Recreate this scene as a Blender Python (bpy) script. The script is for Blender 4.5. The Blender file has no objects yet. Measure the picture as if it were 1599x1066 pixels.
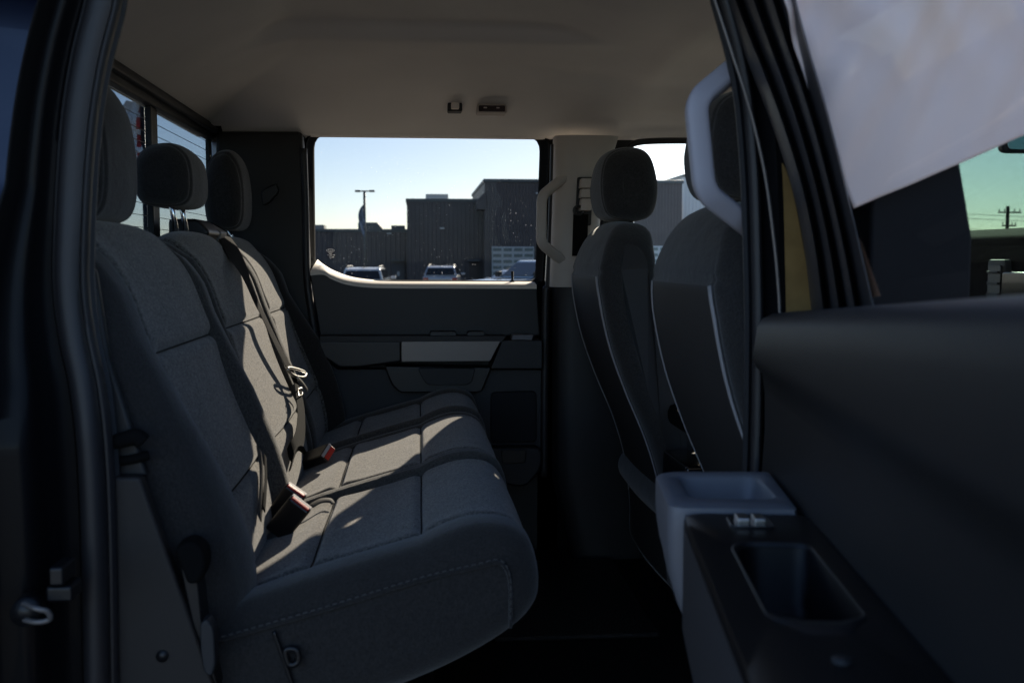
import bpy, bmesh, math, random
import numpy as np
from mathutils import Vector, Matrix
random.seed(4); rng = np.random.default_rng(4)
R = math.radians
S = bpy.context.scene
C = S.collection

# ------------------------------------------------------------------ camera
# origin = eye point, X towards the front of the truck, Y across the cab, ground at GZ
GZ = -1.95
YAW, PITCH, FPX = 5.2, 4.6, 1588.0
cam_d = bpy.data.cameras.new('camera'); cam = bpy.data.objects.new('camera', cam_d); C.objects.link(cam)
cam.location = (0, 0, 0); cam.rotation_euler = (R(90-PITCH), 0, R(-YAW))
cam_d.sensor_width = 36; cam_d.lens = FPX*36/1599; cam_d.clip_start = .02; cam_d.clip_end = 3000
cam_d.dof.use_dof = True; cam_d.dof.focus_distance = 3.1; cam_d.dof.aperture_fstop = 6.5
S.camera = cam
MW = cam.rotation_euler.to_matrix()

# ------------------------------------------------------------------ light
SUN = Vector((.38, 1.0, .555)).normalized()      # towards the sun
EL = math.asin(SUN.z); AZ = math.atan2(SUN.x, SUN.y)
w = bpy.data.worlds.new('World'); S.world = w; w.use_nodes = True
nt = w.node_tree; nt.nodes.clear()
sky = nt.nodes.new('ShaderNodeTexSky'); sky.sky_type = 'NISHITA'; sky.sun_disc = False
sky.sun_elevation = EL; sky.sun_rotation = AZ; sky.air_density = .75; sky.dust_density = .45; sky.ozone_density = 2.4
bg = nt.nodes.new('ShaderNodeBackground'); bg.inputs[1].default_value = .066
wo = nt.nodes.new('ShaderNodeOutputWorld')
nt.links.new(sky.outputs[0], bg.inputs[0]); nt.links.new(bg.outputs[0], wo.inputs[0])
sd = bpy.data.lights.new('sun', 'SUN'); sd.energy = 5.0; sd.angle = R(.5); sd.color = (1, .88, .70)
so = bpy.data.objects.new('sun', sd); C.objects.link(so); so.rotation_euler = SUN.to_track_quat('Z', 'Y').to_euler()
S.view_settings.view_transform = 'Standard'; S.view_settings.look = 'None'
S.view_settings.exposure = 1.95; S.view_settings.gamma = 1
S.render.engine = 'CYCLES'
S.cycles.max_bounces = 10; S.cycles.transparent_max_bounces = 16; S.cycles.diffuse_bounces = 5
S.cycles.sample_clamp_indirect = 6

# ------------------------------------------------------------------ measuring helpers (photo pixel -> place on a real plane)
def ray(px, py): return (MW @ Vector(((px-799.5)/FPX, -(py-533)/FPX, -1)))
def at(px, py, Y): d = ray(px, py); return d*(Y/d.y)
def atX(px, py, X): d = ray(px, py); return d*(X/d.x)
def xz(pts, Y): return [(p.x, p.z) for p in (at(a, b, Y) for a, b in pts)]

# ------------------------------------------------------------------ materials
MATS = {}
def mat(name, col, rough=.6, metal=0, coat=0, spec=.5, bump=None, var=None, sheen=0):
    if name in MATS: return MATS[name]
    m = bpy.data.materials.new(name); m.use_nodes = True; n = m.node_tree.nodes; l = m.node_tree.links
    b = n['Principled BSDF']; b.inputs['Base Color'].default_value = (*col, 1); b.inputs['Roughness'].default_value = rough
    b.inputs['Metallic'].default_value = metal; b.inputs['Coat Weight'].default_value = coat; b.inputs['Coat Roughness'].default_value = .04
    b.inputs['Specular IOR Level'].default_value = spec; b.inputs['Sheen Weight'].default_value = sheen
    tc = n.new('ShaderNodeTexCoord')
    if var:                                     # (scale, amount) soft colour variation
        t = n.new('ShaderNodeTexNoise'); t.inputs['Scale'].default_value = var[0]; t.inputs['Detail'].default_value = 5
        l.new(tc.outputs['Object'], t.inputs['Vector'])
        r = n.new('ShaderNodeValToRGB'); r.color_ramp.elements[0].position = .3; r.color_ramp.elements[1].position = .7
        r.color_ramp.elements[0].color = (*[c*(1-var[1]) for c in col], 1); r.color_ramp.elements[1].color = (*[min(1, c*(1+var[1])) for c in col], 1)
        l.new(t.outputs[0], r.inputs[0]); l.new(r.outputs[0], b.inputs['Base Color'])
    if bump:                                    # (scale, strength, distance)
        t = n.new('ShaderNodeTexNoise'); t.inputs['Scale'].default_value = bump[0]; t.inputs['Detail'].default_value = 3
        l.new(tc.outputs['Object'], t.inputs['Vector'])
        bp = n.new('ShaderNodeBump'); bp.inputs['Strength'].default_value = bump[1]; bp.inputs['Distance'].default_value = bump[2]
        l.new(t.outputs[0], bp.inputs['Height']); l.new(bp.outputs[0], b.inputs['Normal'])
    MATS[name] = m; return m

def fabric(name, dark, light, wide=1.0, sc=460, blotch=.12):
    """woven upholstery: crossed threads for relief, random light and dark fibres for the heather"""
    m = bpy.data.materials.new(name); m.use_nodes = True; n = m.node_tree.nodes; l = m.node_tree.links
    b = n['Principled BSDF']; b.inputs['Roughness'].default_value = .92; b.inputs['Specular IOR Level'].default_value = .15
    b.inputs['Sheen Weight'].default_value = .25; b.inputs['Sheen Roughness'].default_value = .5
    tc = n.new('ShaderNodeTexCoord')
    def noise(sc, vec, det=2):
        mp = n.new('ShaderNodeMapping'); mp.inputs['Scale'].default_value = vec
        t = n.new('ShaderNodeTexNoise'); t.inputs['Scale'].default_value = sc; t.inputs['Detail'].default_value = det
        l.new(tc.outputs['Object'], mp.inputs[0]); l.new(mp.outputs[0], t.inputs['Vector']); return t
    a = noise(sc, (1, .25, .7)); c = noise(sc, (.4, 1, .3)); e = noise(9, (1, 1, 1), 4)
    mx = n.new('ShaderNodeMath'); mx.operation = 'ADD'; l.new(a.outputs[0], mx.inputs[0]); l.new(c.outputs[0], mx.inputs[1])
    m2 = n.new('ShaderNodeMath'); m2.operation = 'MULTIPLY_ADD'; l.new(e.outputs[0], m2.inputs[0]); m2.inputs[1].default_value = blotch; l.new(mx.outputs[0], m2.inputs[2])
    r = n.new('ShaderNodeValToRGB'); r.color_ramp.elements[0].position = .36*wide; r.color_ramp.elements[1].position = .72
    mr = n.new('ShaderNodeMath'); mr.operation = 'MULTIPLY'; mr.inputs[1].default_value = .5; l.new(m2.outputs[0], mr.inputs[0])
    r.color_ramp.elements[0].color = (*dark, 1); r.color_ramp.elements[1].color = (*light, 1)
    l.new(mr.outputs[0], r.inputs[0]); l.new(r.outputs[0], b.inputs['Base Color'])
    bp = n.new('ShaderNodeBump'); bp.inputs['Strength'].default_value = .55; bp.inputs['Distance'].default_value = .0011
    l.new(mx.outputs[0], bp.inputs['Height'])
    wr = noise(16, (1, .6, 1), 3)
    b2 = n.new('ShaderNodeBump'); b2.inputs['Strength'].default_value = .35; b2.inputs['Distance'].default_value = .012
    l.new(wr.outputs[0], b2.inputs['Height']); l.new(bp.outputs[0], b2.inputs['Normal']); l.new(b2.outputs[0], b.inputs['Normal'])
    MATS[name] = m; return m

def glass(name, tint, gloss=1.0, dust=0, rough=0.0):
    m = bpy.data.materials.new(name); m.use_nodes = True; n = m.node_tree.nodes; l = m.node_tree.links; n.clear()
    o = n.new('ShaderNodeOutputMaterial'); t = n.new('ShaderNodeBsdfTransparent'); t.inputs[0].default_value = (*[c**.5 for c in tint], 1)   # two faces per pane
    g = n.new('ShaderNodeBsdfGlossy'); g.inputs['Roughness'].default_value = rough; g.inputs[0].default_value = (.9, .9, .9, 1)
    f = n.new('ShaderNodeFresnel'); f.inputs[0].default_value = 1.45
    k = n.new('ShaderNodeMath'); k.operation = 'MULTIPLY'; k.inputs[1].default_value = gloss*.3; l.new(f.outputs[0], k.inputs[0])
    mx = n.new('ShaderNodeMixShader'); l.new(k.outputs[0], mx.inputs[0]); l.new(t.outputs[0], mx.inputs[1]); l.new(g.outputs[0], mx.inputs[2])
    last = mx
    if dust:                                    # dried droplets and dust grains on the pane
        tc = n.new('ShaderNodeTexCoord')
        v = n.new('ShaderNodeTexVoronoi'); v.inputs['Scale'].default_value = 120; l.new(tc.outputs['Object'], v.inputs['Vector'])
        sz = n.new('ShaderNodeMapRange'); sz.inputs['From Min'].default_value = .20; sz.inputs['From Max'].default_value = 1
        sz.inputs['To Min'].default_value = 0; sz.inputs['To Max'].default_value = .13
        sp = n.new('ShaderNodeSeparateColor'); l.new(v.outputs['Color'], sp.inputs[0]); l.new(sp.outputs[0], sz.inputs['Value'])
        pt = n.new('ShaderNodeTexNoise'); pt.inputs['Scale'].default_value = 6; l.new(tc.outputs['Object'], pt.inputs['Vector'])
        ps = n.new('ShaderNodeMapRange'); ps.inputs['From Min'].default_value = .22; ps.inputs['From Max'].default_value = .60; l.new(pt.outputs[0], ps.inputs['Value'])
        mu = n.new('ShaderNodeMath'); mu.operation = 'MULTIPLY'; l.new(sz.outputs[0], mu.inputs[0]); l.new(ps.outputs[0], mu.inputs[1])
        lt = n.new('ShaderNodeMath'); lt.operation = 'LESS_THAN'; l.new(v.outputs['Distance'], lt.inputs[0]); l.new(mu.outputs[0], lt.inputs[1])
        tl = n.new('ShaderNodeBsdfTranslucent'); tl.inputs[0].default_value = (.36, .38, .42, 1)
        lm = n.new('ShaderNodeMath'); lm.operation = 'MULTIPLY'; lm.inputs[1].default_value = dust; l.new(lt.outputs[0], lm.inputs[0])
        m3 = n.new('ShaderNodeMixShader'); l.new(lm.outputs[0], m3.inputs[0]); l.new(mx.outputs[0], m3.inputs[1]); l.new(tl.outputs[0], m3.inputs[2]); last = m3
    l.new(last.outputs[0], o.inputs[0]); MATS[name] = m; return m

INS = fabric('heather_seat_fabric', (.007, .0066, .0066), (.225, .208, .186))
PLN = fabric('plain_seat_fabric', (.017, .0155, .0150), (.040, .0365, .034), wide=.9, sc=620, blotch=.03)
PLM = fabric('sunlit_plain_fabric', (.018, .017, .016), (.105, .096, .086), wide=.85, sc=520, blotch=.05)  # plain fabric again, lightened for the sunlit strips between the seats
HRF = fabric('headrest_fabric', (.016, .016, .0165), (.045, .043, .042), wide=.8)
FRT = fabric('front_seat_fabric', (.016, .0155, .0155), (.048, .045, .044), wide=.8)
VIN = mat('seat_back_vinyl', (.034, .031, .031), .7, bump=(600, .3, .0006), var=(5, .08))
HEAD = mat('headliner_felt', (.83, .785, .74), .95, spec=.1, bump=(500, .35, .001), var=(4, .04))
TRIML = mat('light_trim_plastic', (.52, .46, .41), .6, bump=(700, .2, .0004), var=(6, .04))
TRIMG = mat('grey_trim_plastic', (.15, .15, .165), .5, bump=(700, .2, .0004), var=(6, .04))
TRIMD = mat('dark_trim_plastic', (.012, .012, .013), .55, bump=(500, .35, .0006), var=(7, .15))
TRIMS = mat('slate_trim_plastic', (.017, .018, .021), .55, bump=(500, .3, .0006), var=(7, .1))
DOORP = mat('door_panel_plastic', (.011, .011, .0125), .5, bump=(420, .4, .0007), var=(3, .12))
DOORT = mat('door_ledge_plastic', (.76, .69, .61), .7, bump=(420, .4, .0007), var=(3, .06))
BLACK = mat('black_plastic', (.006, .006, .007), .42, bump=(500, .2, .0004))
MATT = mat('matt_black_rubber', (.006, .006, .006), .9, spec=.08)
GLBLK = mat('gloss_black_plastic', (.008, .008, .010), .16, coat=.4)
GRAB = mat('grab_handle_plastic', (.40, .38, .42), .5, bump=(700, .2, .0004))
RUB = mat('rubber_seal', (.020, .0185, .020), .5, bump=(300, .2, .0005))
SATIN = mat('satin_silver', (.17, .155, .148), .38, metal=.5, bump=(900, .15, .0003))
CHROME = mat('chrome', (.75, .75, .76), .12, metal=1)
PAINT = mat('navy_paint', (.005, .012, .040), .3, coat=.45, metal=.2)
PAINTK = mat('black_jamb_paint', (.004, .004, .005), .45, coat=.05, spec=.14)
CARPET = mat('black_carpet', (.010, .010, .010), .95, spec=.1, bump=(400, .8, .003))
WEB = mat('belt_webbing', (.006, .006, .006), .95, spec=.1, bump=(900, .6, .0006))
WEBG = mat('grey_strap_webbing', (.05, .046, .042), .8, bump=(900, .6, .0006))
RED = mat('red_button', (.55, .035, .02), .35, bump=(200, .1, .0003))
PIPE = mat('pale_piping', (.36, .34, .345), .6, bump=(900, .3, .0004))
THREAD = mat('seat_thread', (.07, .065, .062), .8)
METAL = mat('bright_metal', (.55, .53, .50), .3, metal=1)
GREY = mat('mid_grey_bracket', (.20, .19, .18), .5)
SUNGAP = mat('gap_sun_ochre', (.25, .155, .055), .5, spec=.2, var=(14, .35))  # ochre stands in for gold sunlight in the pillar gap
SUNGAPT = mat('gap_sun_tan', (.85, .48, .32), .5)  # tan stands in for sunlit surroundings seen past the door frame
GRR = glass('privacy_glass_rear', (.355, .36, .365), .3, dust=.8)
GBK = glass('back_glass', (.20, .225, .245), .9)
GFR = glass('clear_front_glass', (.86, .88, .87), .15)
GWS = glass('green_shaded_windshield', (.135, .215, .19), .6)
GDR = glass('open_door_glass', (.97, .97, .96), .10)

# ------------------------------------------------------------------ mesh helpers
def link(name, me, m, parent=None, smooth=False):
    o = bpy.data.objects.new(name, me); C.objects.link(o)
    for mm in (m if isinstance(m, (list, tuple)) else [m]): me.materials.append(mm)
    if smooth: me.shade_smooth()
    if parent: o.parent = parent
    return o
def mesh(name, V, F):
    me = bpy.data.meshes.new(name); me.from_pydata([tuple(v) for v in V], [], F); me.update(); return me
def fixn(me):
    bm = bmesh.new(); bm.from_mesh(me); bmesh.ops.recalc_face_normals(bm, faces=bm.faces); bm.to_mesh(me); bm.free()
def bev(o, w_, seg=3):
    if w_: 
        b = o.modifiers.new('bevel', 'BEVEL'); b.width = w_; b.segments = seg; b.limit_method = 'ANGLE'; b.angle_limit = R(30)
        o.data.shade_smooth(); b.harden_normals = True
    return o
def empty(name, loc=(0, 0, 0), parent=None):
    o = bpy.data.objects.new(name, None); C.objects.link(o); o.location = loc
    if parent: o.parent = parent; 
    return o
def tag(o, label=None, cat=None, group=None, kind=None):
    for k, v in (('label', label), ('category', cat), ('group', group), ('kind', kind)):
        if v: o[k] = v
    return o
def box(name, x, y, z, m, parent=None, b=.004, rot=None, seg=2):
    """x, y, z are (lo, hi) spans"""
    c = Vector(((x[0]+x[1])/2, (y[0]+y[1])/2, (z[0]+z[1])/2)); h = Vector((x[1]-x[0], y[1]-y[0], z[1]-z[0]))/2
    V = [Vector((sx*h.x, sy*h.y, sz*h.z)) for sx in (-1, 1) for sy in (-1, 1) for sz in (-1, 1)]
    if rot: V = [rot @ v for v in V]
    me = mesh(name, [v+c for v in V], [(0, 1, 3, 2), (4, 6, 7, 5), (0, 4, 5, 1), (2, 3, 7, 6), (0, 2, 6, 4), (1, 5, 7, 3)]); fixn(me)
    return bev(link(name, me, m, parent), b, seg)
def catmull(P, n, closed=False):
    P = [np.array(p, float) for p in P]; out = []; N = len(P); segs = N if closed else N-1
    for i in range(segs):
        if closed: a, b, c, d = P[(i-1) % N], P[i], P[(i+1) % N], P[(i+2) % N]
        else: a, b, c, d = P[max(i-1, 0)], P[i], P[i+1], P[min(i+2, N-1)]
        for k in range(n):
            t = k/n
            out.append(.5*((2*b)+(-a+c)*t+(2*a-5*b+4*c-d)*t*t+(-a+3*b-3*c+d)*t**3))
    if not closed: out.append(P[-1])
    return np.array(out)
def rpoly(pts, r, n=6):
    """round the corners of a 2D polygon; r number or list"""
    out = []; N = len(pts)
    for i in range(N):
        p = np.array(pts[i], float); a = np.array(pts[i-1], float)-p; b = np.array(pts[(i+1) % N], float)-p
        la, lb = np.linalg.norm(a), np.linalg.norm(b); rr = r[i] if isinstance(r, (list, tuple)) else r
        if rr <= 0: out.append(tuple(p)); continue
        d = min(rr, la*.48, lb*.48); A = p+a/la*d; B = p+b/lb*d
        for k in range(n+1):
            t = k/n; out.append(tuple((1-t)**2*A+2*t*(1-t)*p+t*t*B))
    return out
def slab(name, pts, Y0, Y1, m, parent=None, b=0, fn=None, seg=2):
    """extrude an outline; default outline is (X, Z) and extrusion along Y; fn(u, v, w) maps otherwise"""
    f = fn or (lambda u, v, w_: (u, w_, v)); n = len(pts)
    V = [f(u, v, Y0) for u, v in pts]+[f(u, v, Y1) for u, v in pts]
    F = [tuple(range(n)), tuple(range(2*n-1, n-1, -1))]+[(i, (i+1) % n, n+(i+1) % n, n+i) for i in range(n)]
    me = mesh(name, V, F); fixn(me)
    return bev(link(name, me, m, parent), b, seg)
def loopres(pts, n):
    P = np.array(list(pts)+[pts[0]], float); d = np.r_[0, np.cumsum(np.linalg.norm(np.diff(P, axis=0), axis=1))]
    t = np.linspace(0, d[-1], n, endpoint=False); return np.stack([np.interp(t, d, P[:, k]) for k in range(P.shape[1])], 1)
def polar(pts, c, n):
    """sample closed outline at n angles around c"""
    P = loopres(pts, 2000)-np.array(c); a = np.arctan2(P[:, 1], P[:, 0]); r = np.hypot(P[:, 0], P[:, 1]); o = np.argsort(a)
    t = np.linspace(-math.pi, math.pi, n, endpoint=False); rr = np.interp(t, a[o], r[o], period=2*math.pi)
    return np.stack([np.cos(t)*rr, np.sin(t)*rr], 1)+np.array(c)
def ringloft(name, rings, m, parent=None, close=True, smooth=True, cap=False):
    """loft between rings of 3D points (all same count)"""
    n = len(rings[0]); V = [p for r in rings for p in r]; F = []
    for k in range(len(rings)-1):
        for i in range(n if close else n-1):
            j = (i+1) % n; F.append((k*n+i, k*n+j, (k+1)*n+j, (k+1)*n+i))
    if cap: F.append(tuple(range(n-1, -1, -1))); F.append(tuple(range((len(rings)-1)*n, len(rings)*n)))
    me = mesh(name, V, F); fixn(me); o = link(name, me, m, parent, smooth); return o
def frame_ring(name, outer, inner, steps, m, parent=None, n=160, c=None):
    """a picture-frame shape: steps = [(t 0 outer..1 inner, Y)]"""
    c = c or tuple(np.mean(np.array(loopres(inner, 200)), 0)); A = polar(outer, c, n); B = polar(inner, c, n)
    rings = [[(a[0]*(1-t)+b[0]*t, Y, a[1]*(1-t)+b[1]*t) for a, b in zip(A, B)] for t, Y in steps]
    o = ringloft(name, rings+[rings[0]], m, parent, smooth=False); me = o.data; me.shade_smooth()
    me.set_sharp_from_angle(angle=R(35)); return o
def tube(name, P, r, m, parent=None, n=10, squash=None, cap=True, res=0, closed=False, sq=1.0):
    """round section swept along P; r number or list; squash=(a, b, updir)"""
    if res: P = catmull(P, res, closed)
    P = [Vector(p) for p in P]; N = len(P); rings = []; up = Vector(squash[2]) if squash else None; prev = None
    for i, p in enumerate(P):
        if closed: t = (P[(i+1) % N]-P[i-1]).normalized()
        else: t = (P[min(i+1, N-1)]-P[max(i-1, 0)]).normalized()
        if up is not None: u = (up-t*up.dot(t)).normalized()
        elif prev is None: u = t.orthogonal().normalized()
        else: u = (prev-t*prev.dot(t)).normalized()
        prev = u; v = t.cross(u); rr = r[min(int(i*len(r)/N), len(r)-1)] if isinstance(r, (list, tuple)) else r
        a, b = (squash[0], squash[1]) if squash else (1, 1)
        cs = [(math.copysign(abs(math.cos(2*math.pi*k/n))**sq, math.cos(2*math.pi*k/n)), math.copysign(abs(math.sin(2*math.pi*k/n))**sq, math.sin(2*math.pi*k/n))) for k in range(n)]
        rings.append([p+u*(c_*rr*a)+v*(s_*rr*b) for c_, s_ in cs])
    if closed: rings.append(rings[0]); cap = False
    return ringloft(name, rings, m, parent, cap=cap)
def sweep(name, P, prof, m, parent=None, up=(0, -1, 0), res=6, cap=True, smooth=True):
    """profile (a across, b along up) swept along path P: a is measured along t x up"""
    P = catmull(P, res) if res else P; P = [Vector(p) for p in P]; N = len(P); up = Vector(up); rings = []
    for i, p in enumerate(P):
        t = (P[min(i+1, N-1)]-P[max(i-1, 0)]).normalized(); u = (up-t*up.dot(t)).normalized(); v = t.cross(u)
        rings.append([p+v*a+u*b for a, b in prof])
    o = ringloft(name, rings, m, parent, cap=cap, smooth=smooth)
    if smooth: o.data.set_sharp_from_angle(angle=R(40))
    return o
def g(x, c, w_): return np.exp(-((x-c)/w_)**2)
o_grid = [None]
def pad(name, prof, y0, y1, m, parent, nu=150, nv=90, r=.05, gu=(), gv=(), puff=.012, regions=None, ylim=None, disp=None, res=10, ends='pca'):
    """an upholstered block: closed side profile [(X,Z)] carried across from y0 to y1, ends rolled over with
    radius r, seams pressed in. gu=(u, depth, width, v0, v1), gv=(v, depth, width, u0, u1). disp(U,V,X,Z)->outward."""
    Q = loopres([tuple(p) for p in catmull(prof, res, True)], nu)
    T = np.roll(Q, -1, 0)-np.roll(Q, 1, 0); T /= np.linalg.norm(T, axis=1)[:, None]
    area = .5*np.sum(Q[:, 0]*np.roll(Q[:, 1], -1)-np.roll(Q[:, 0], -1)*Q[:, 1])
    Nn = np.stack([T[:, 1], -T[:, 0]], 1)*(1 if area > 0 else -1)
    q = np.linspace(-1, 1, nv); L = (y1-y0)/2; r0, r1 = r if isinstance(r, tuple) else (r, r)
    # denser rows near ends
    v = np.sign(q)*(1-(1-np.abs(q))**1.25)
    U, V = np.meshgrid(np.linspace(0, 1, nu, endpoint=False), v, indexing='ij')
    X = np.repeat(Q[:, :1], nv, 1); Z = np.repeat(Q[:, 1:], nv, 1); NX = np.repeat(Nn[:, :1], nv, 1); NZ = np.repeat(Nn[:, 1:], nv, 1)
    vv = (V+1)/2; yy = y0+(y1-y0)*vv
    RR = np.where(V < 0, r0, r1); e = RR/L
    dd = np.clip((np.abs(V)-(1-e))/e, 0, 1); off = puff*(1-V**2)
    for (u, dp, wd, va, vb) in gu:
        L_u = np.sum(np.linalg.norm(np.diff(Q, axis=0), axis=1)); mask = 1/(1+np.exp(-(vv-va)*80))/(1+np.exp((vv-vb)*80))
        cc = u(vv) if callable(u) else u
        off = off-dp*np.exp(-np.abs((U-cc)*L_u/wd)**1.3)*mask+dp*.35*g((U-cc)*L_u, 0, wd*4)*mask
    for (c0, dp, wd, ua, ub) in gv:
        cc = c0(U) if callable(c0) else c0
        mask = 1/(1+np.exp(-(U-ua)*120))/(1+np.exp((U-ub)*120))
        off = off-dp*np.exp(-np.abs((vv-cc)*(y1-y0)/wd)**1.3)*mask+dp*.35*g((vv-cc)*(y1-y0), 0, wd*4)*mask
    if disp is not None: off = off+disp(U, vv, X, Z)
    X = X+NX*off; Z = Z+NZ*off
    if ends == 'pca':
        cxz = Q.mean(0); ev, ax = np.linalg.eigh(np.cov((Q-cxz).T)); A_ = (Q-cxz) @ ax; h_ = np.abs(A_).max(0)
        ins_ = RR*(1-np.sqrt(np.clip(1-dd**2, 0, 1))); P1 = (X-cxz[0])*ax[0, 0]+(Z-cxz[1])*ax[1, 0]; P2 = (X-cxz[0])*ax[0, 1]+(Z-cxz[1])*ax[1, 1]
        P1 = P1*(1-np.minimum(ins_/h_[0], .8)); P2 = P2*(1-ins_/h_[1])
        X = cxz[0]+P1*ax[0, 0]+P2*ax[0, 1]; Z = cxz[1]+P1*ax[1, 0]+P2*ax[1, 1]
    if ends == 'scale':
        sc = 1-.62*(1-np.sqrt(np.clip(1-dd**2, 0, 1))); cxz = Q.mean(0); X = cxz[0]+(X-cxz[0])*sc; Z = cxz[1]+(Z-cxz[1])*(1-(1-sc)*.6)
    if ylim is not None:
        a, b = ylim(X, Z); yy = a+(b-a)*vv
    GRID = np.stack([X, yy, Z], -1); Vt = GRID.reshape(-1, 3); F = []; mi = []
    idx = np.arange(nu*nv).reshape(nu, nv)
    i2 = np.roll(idx, -1, 0)
    Fq = np.stack([idx[:, :-1], idx[:, 1:], i2[:, 1:], i2[:, :-1]], -1).reshape(-1, 4)
    F = Fq.tolist(); F.append(idx[:, 0].tolist()); F.append(idx[::-1, -1].tolist())
    me = mesh(name, Vt, F); fixn(me)
    o = link(name, me, m, parent, True)
    me.polygons[-1].use_smooth = False; me.polygons[-2].use_smooth = False
    if regions is not None:
        reg = regions(U[:, :-1], vv[:, :-1]).reshape(-1).astype(int).tolist()+[1, 1]
        me.polygons.foreach_set('material_index', reg)
    o_grid[0] = (GRID, v)
    return o, Q

# ================================================================== the truck
TRUCK = empty('pickup_truck', (0, 0, GZ))
tag(TRUCK, 'dark navy crew cab pickup truck seen through its open rear door, charcoal cloth seats inside', 'pickup truck')
def part(name, loc=(0, 0, 0)):
    o = empty(name, (0, 0, 0), TRUCK); o.matrix_parent_inverse = Matrix.Translation((0, 0, -GZ)); return o
def P_(o):      # parent a mesh built in world coordinates directly under the truck
    o.parent = TRUCK; o.matrix_parent_inverse = Matrix.Translation((0, 0, -GZ)); return o

# ---- rear seats -------------------------------------------------------------
BACK = [(-.305, -.545), (-.300, -.48), (-.325, -.38), (-.372, -.26), (-.408, -.15), (-.445, -.04), (-.487, .022), (-.515, .050), (-.55, .045), (-.575, .0), (-.54, -.25), (-.48, -.50), (-.40, -.585), (-.34, -.585)]
def ufind(prof, zt, front=True, nu=150):
    Q = loopres([tuple(p) for p in catmull(prof, 10, True)], 600); n = len(Q)
    xm = np.interp(Q[:, 1], [-.6, .06], [-.40, -.515]) if prof is BACK else None
    best = min(range(n), key=lambda i: abs(Q[i, 1]-zt)+(10 if (xm is not None and (Q[i, 0] < xm[i]) == front) else 0)); return best/n
uTop = ufind(BACK, .045); uA = ufind(BACK, -.145); uB = ufind(BACK, -.39); uBot = 0.0
BX = [a for a, b in BACK]
CUSH = [(-.36, -.575), (-.30, -.535), (-.18, -.492), (-.02, -.447), (.09, -.422), (.145, -.428), (.172, -.47), (.172, -.515), (.13, -.56), (.03, -.615), (-.10, -.66), (-.30, -.70), (-.37, -.66)]
def cfind(xt):
    Q = loopres([tuple(p) for p in catmull(CUSH, 10, True)], 600)
    return min(range(len(Q)), key=lambda i: abs(Q[i, 0]-xt)+(10 if Q[i, 1] < np.interp(Q[i, 0], [-.37, .17], [-.61, -.49]) else 0))/len(Q)
cA, cB, cF = cfind(-.175), cfind(0.0), cfind(.165)
spans = [(1.465, 2.115), (2.125, 2.715), (2.725, 3.19)]
ins_v = [(.155, .86), (.075, .90), (.13, .80)]
cin_v = [(.20, .93), (.085, .915), (.09, .80)]
rseats = []
SEAM = mat('seam_cord_fabric', (.010, .0095, .009), .95, spec=.1)
def cords(t, hor, ver, nu, lift=.005):
    """sewn seam cords lying in the pressed grooves of the block just built"""
    GR, vv_ = o_grid[0]; w_ = (vv_+1)/2; c = GR.reshape(-1, 3).mean(0); W = w_
    def sample(u, v):
        i = (u % 1)*nu; i0_ = int(i) % nu; i1_ = (i0_+1) % nu; f = i-int(i)
        a_ = np.array([np.interp(v, W, GR[i0_, :, q]) for q in range(3)]); b_ = np.array([np.interp(v, W, GR[i1_, :, q]) for q in range(3)])
        return a_*(1-f)+b_*f
    def nrm(u, v):
        a_ = sample(u+.006, v)-sample(u-.006, v); n_ = np.array([a_[2], 0, -a_[0]]); n_ /= np.linalg.norm(n_)+1e-9
        return n_ if np.dot(n_, sample(u, v)-np.array([c[0], 0, c[2]])*np.array([1, 0, 1])) > 0 or True else -n_
    for u, a, b in hor:
        P = []
        for v in np.linspace(a, b, 40):
            p = sample(u, v); n_ = nrm(u, v); d = p-np.array([c[0], p[1], c[2]]); n_ = n_ if np.dot(n_, d) > 0 else -n_; P.append(p+n_*lift)
        tube('seam_cord', P, .0012, SEAM, t, n=6)
    for cc, a, b in ver:
        P = []
        for u in np.linspace(a, b, 90):
            v = float(cc(u)) if callable(cc) else cc
            p = sample(u, v); n_ = nrm(u, v); d = p-np.array([c[0], p[1], c[2]]); n_ = n_ if np.dot(n_, d) > 0 else -n_; P.append(p+n_*lift*.7)
        tube('seam_cord', P, .0010, SEAM, t, n=6)
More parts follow.
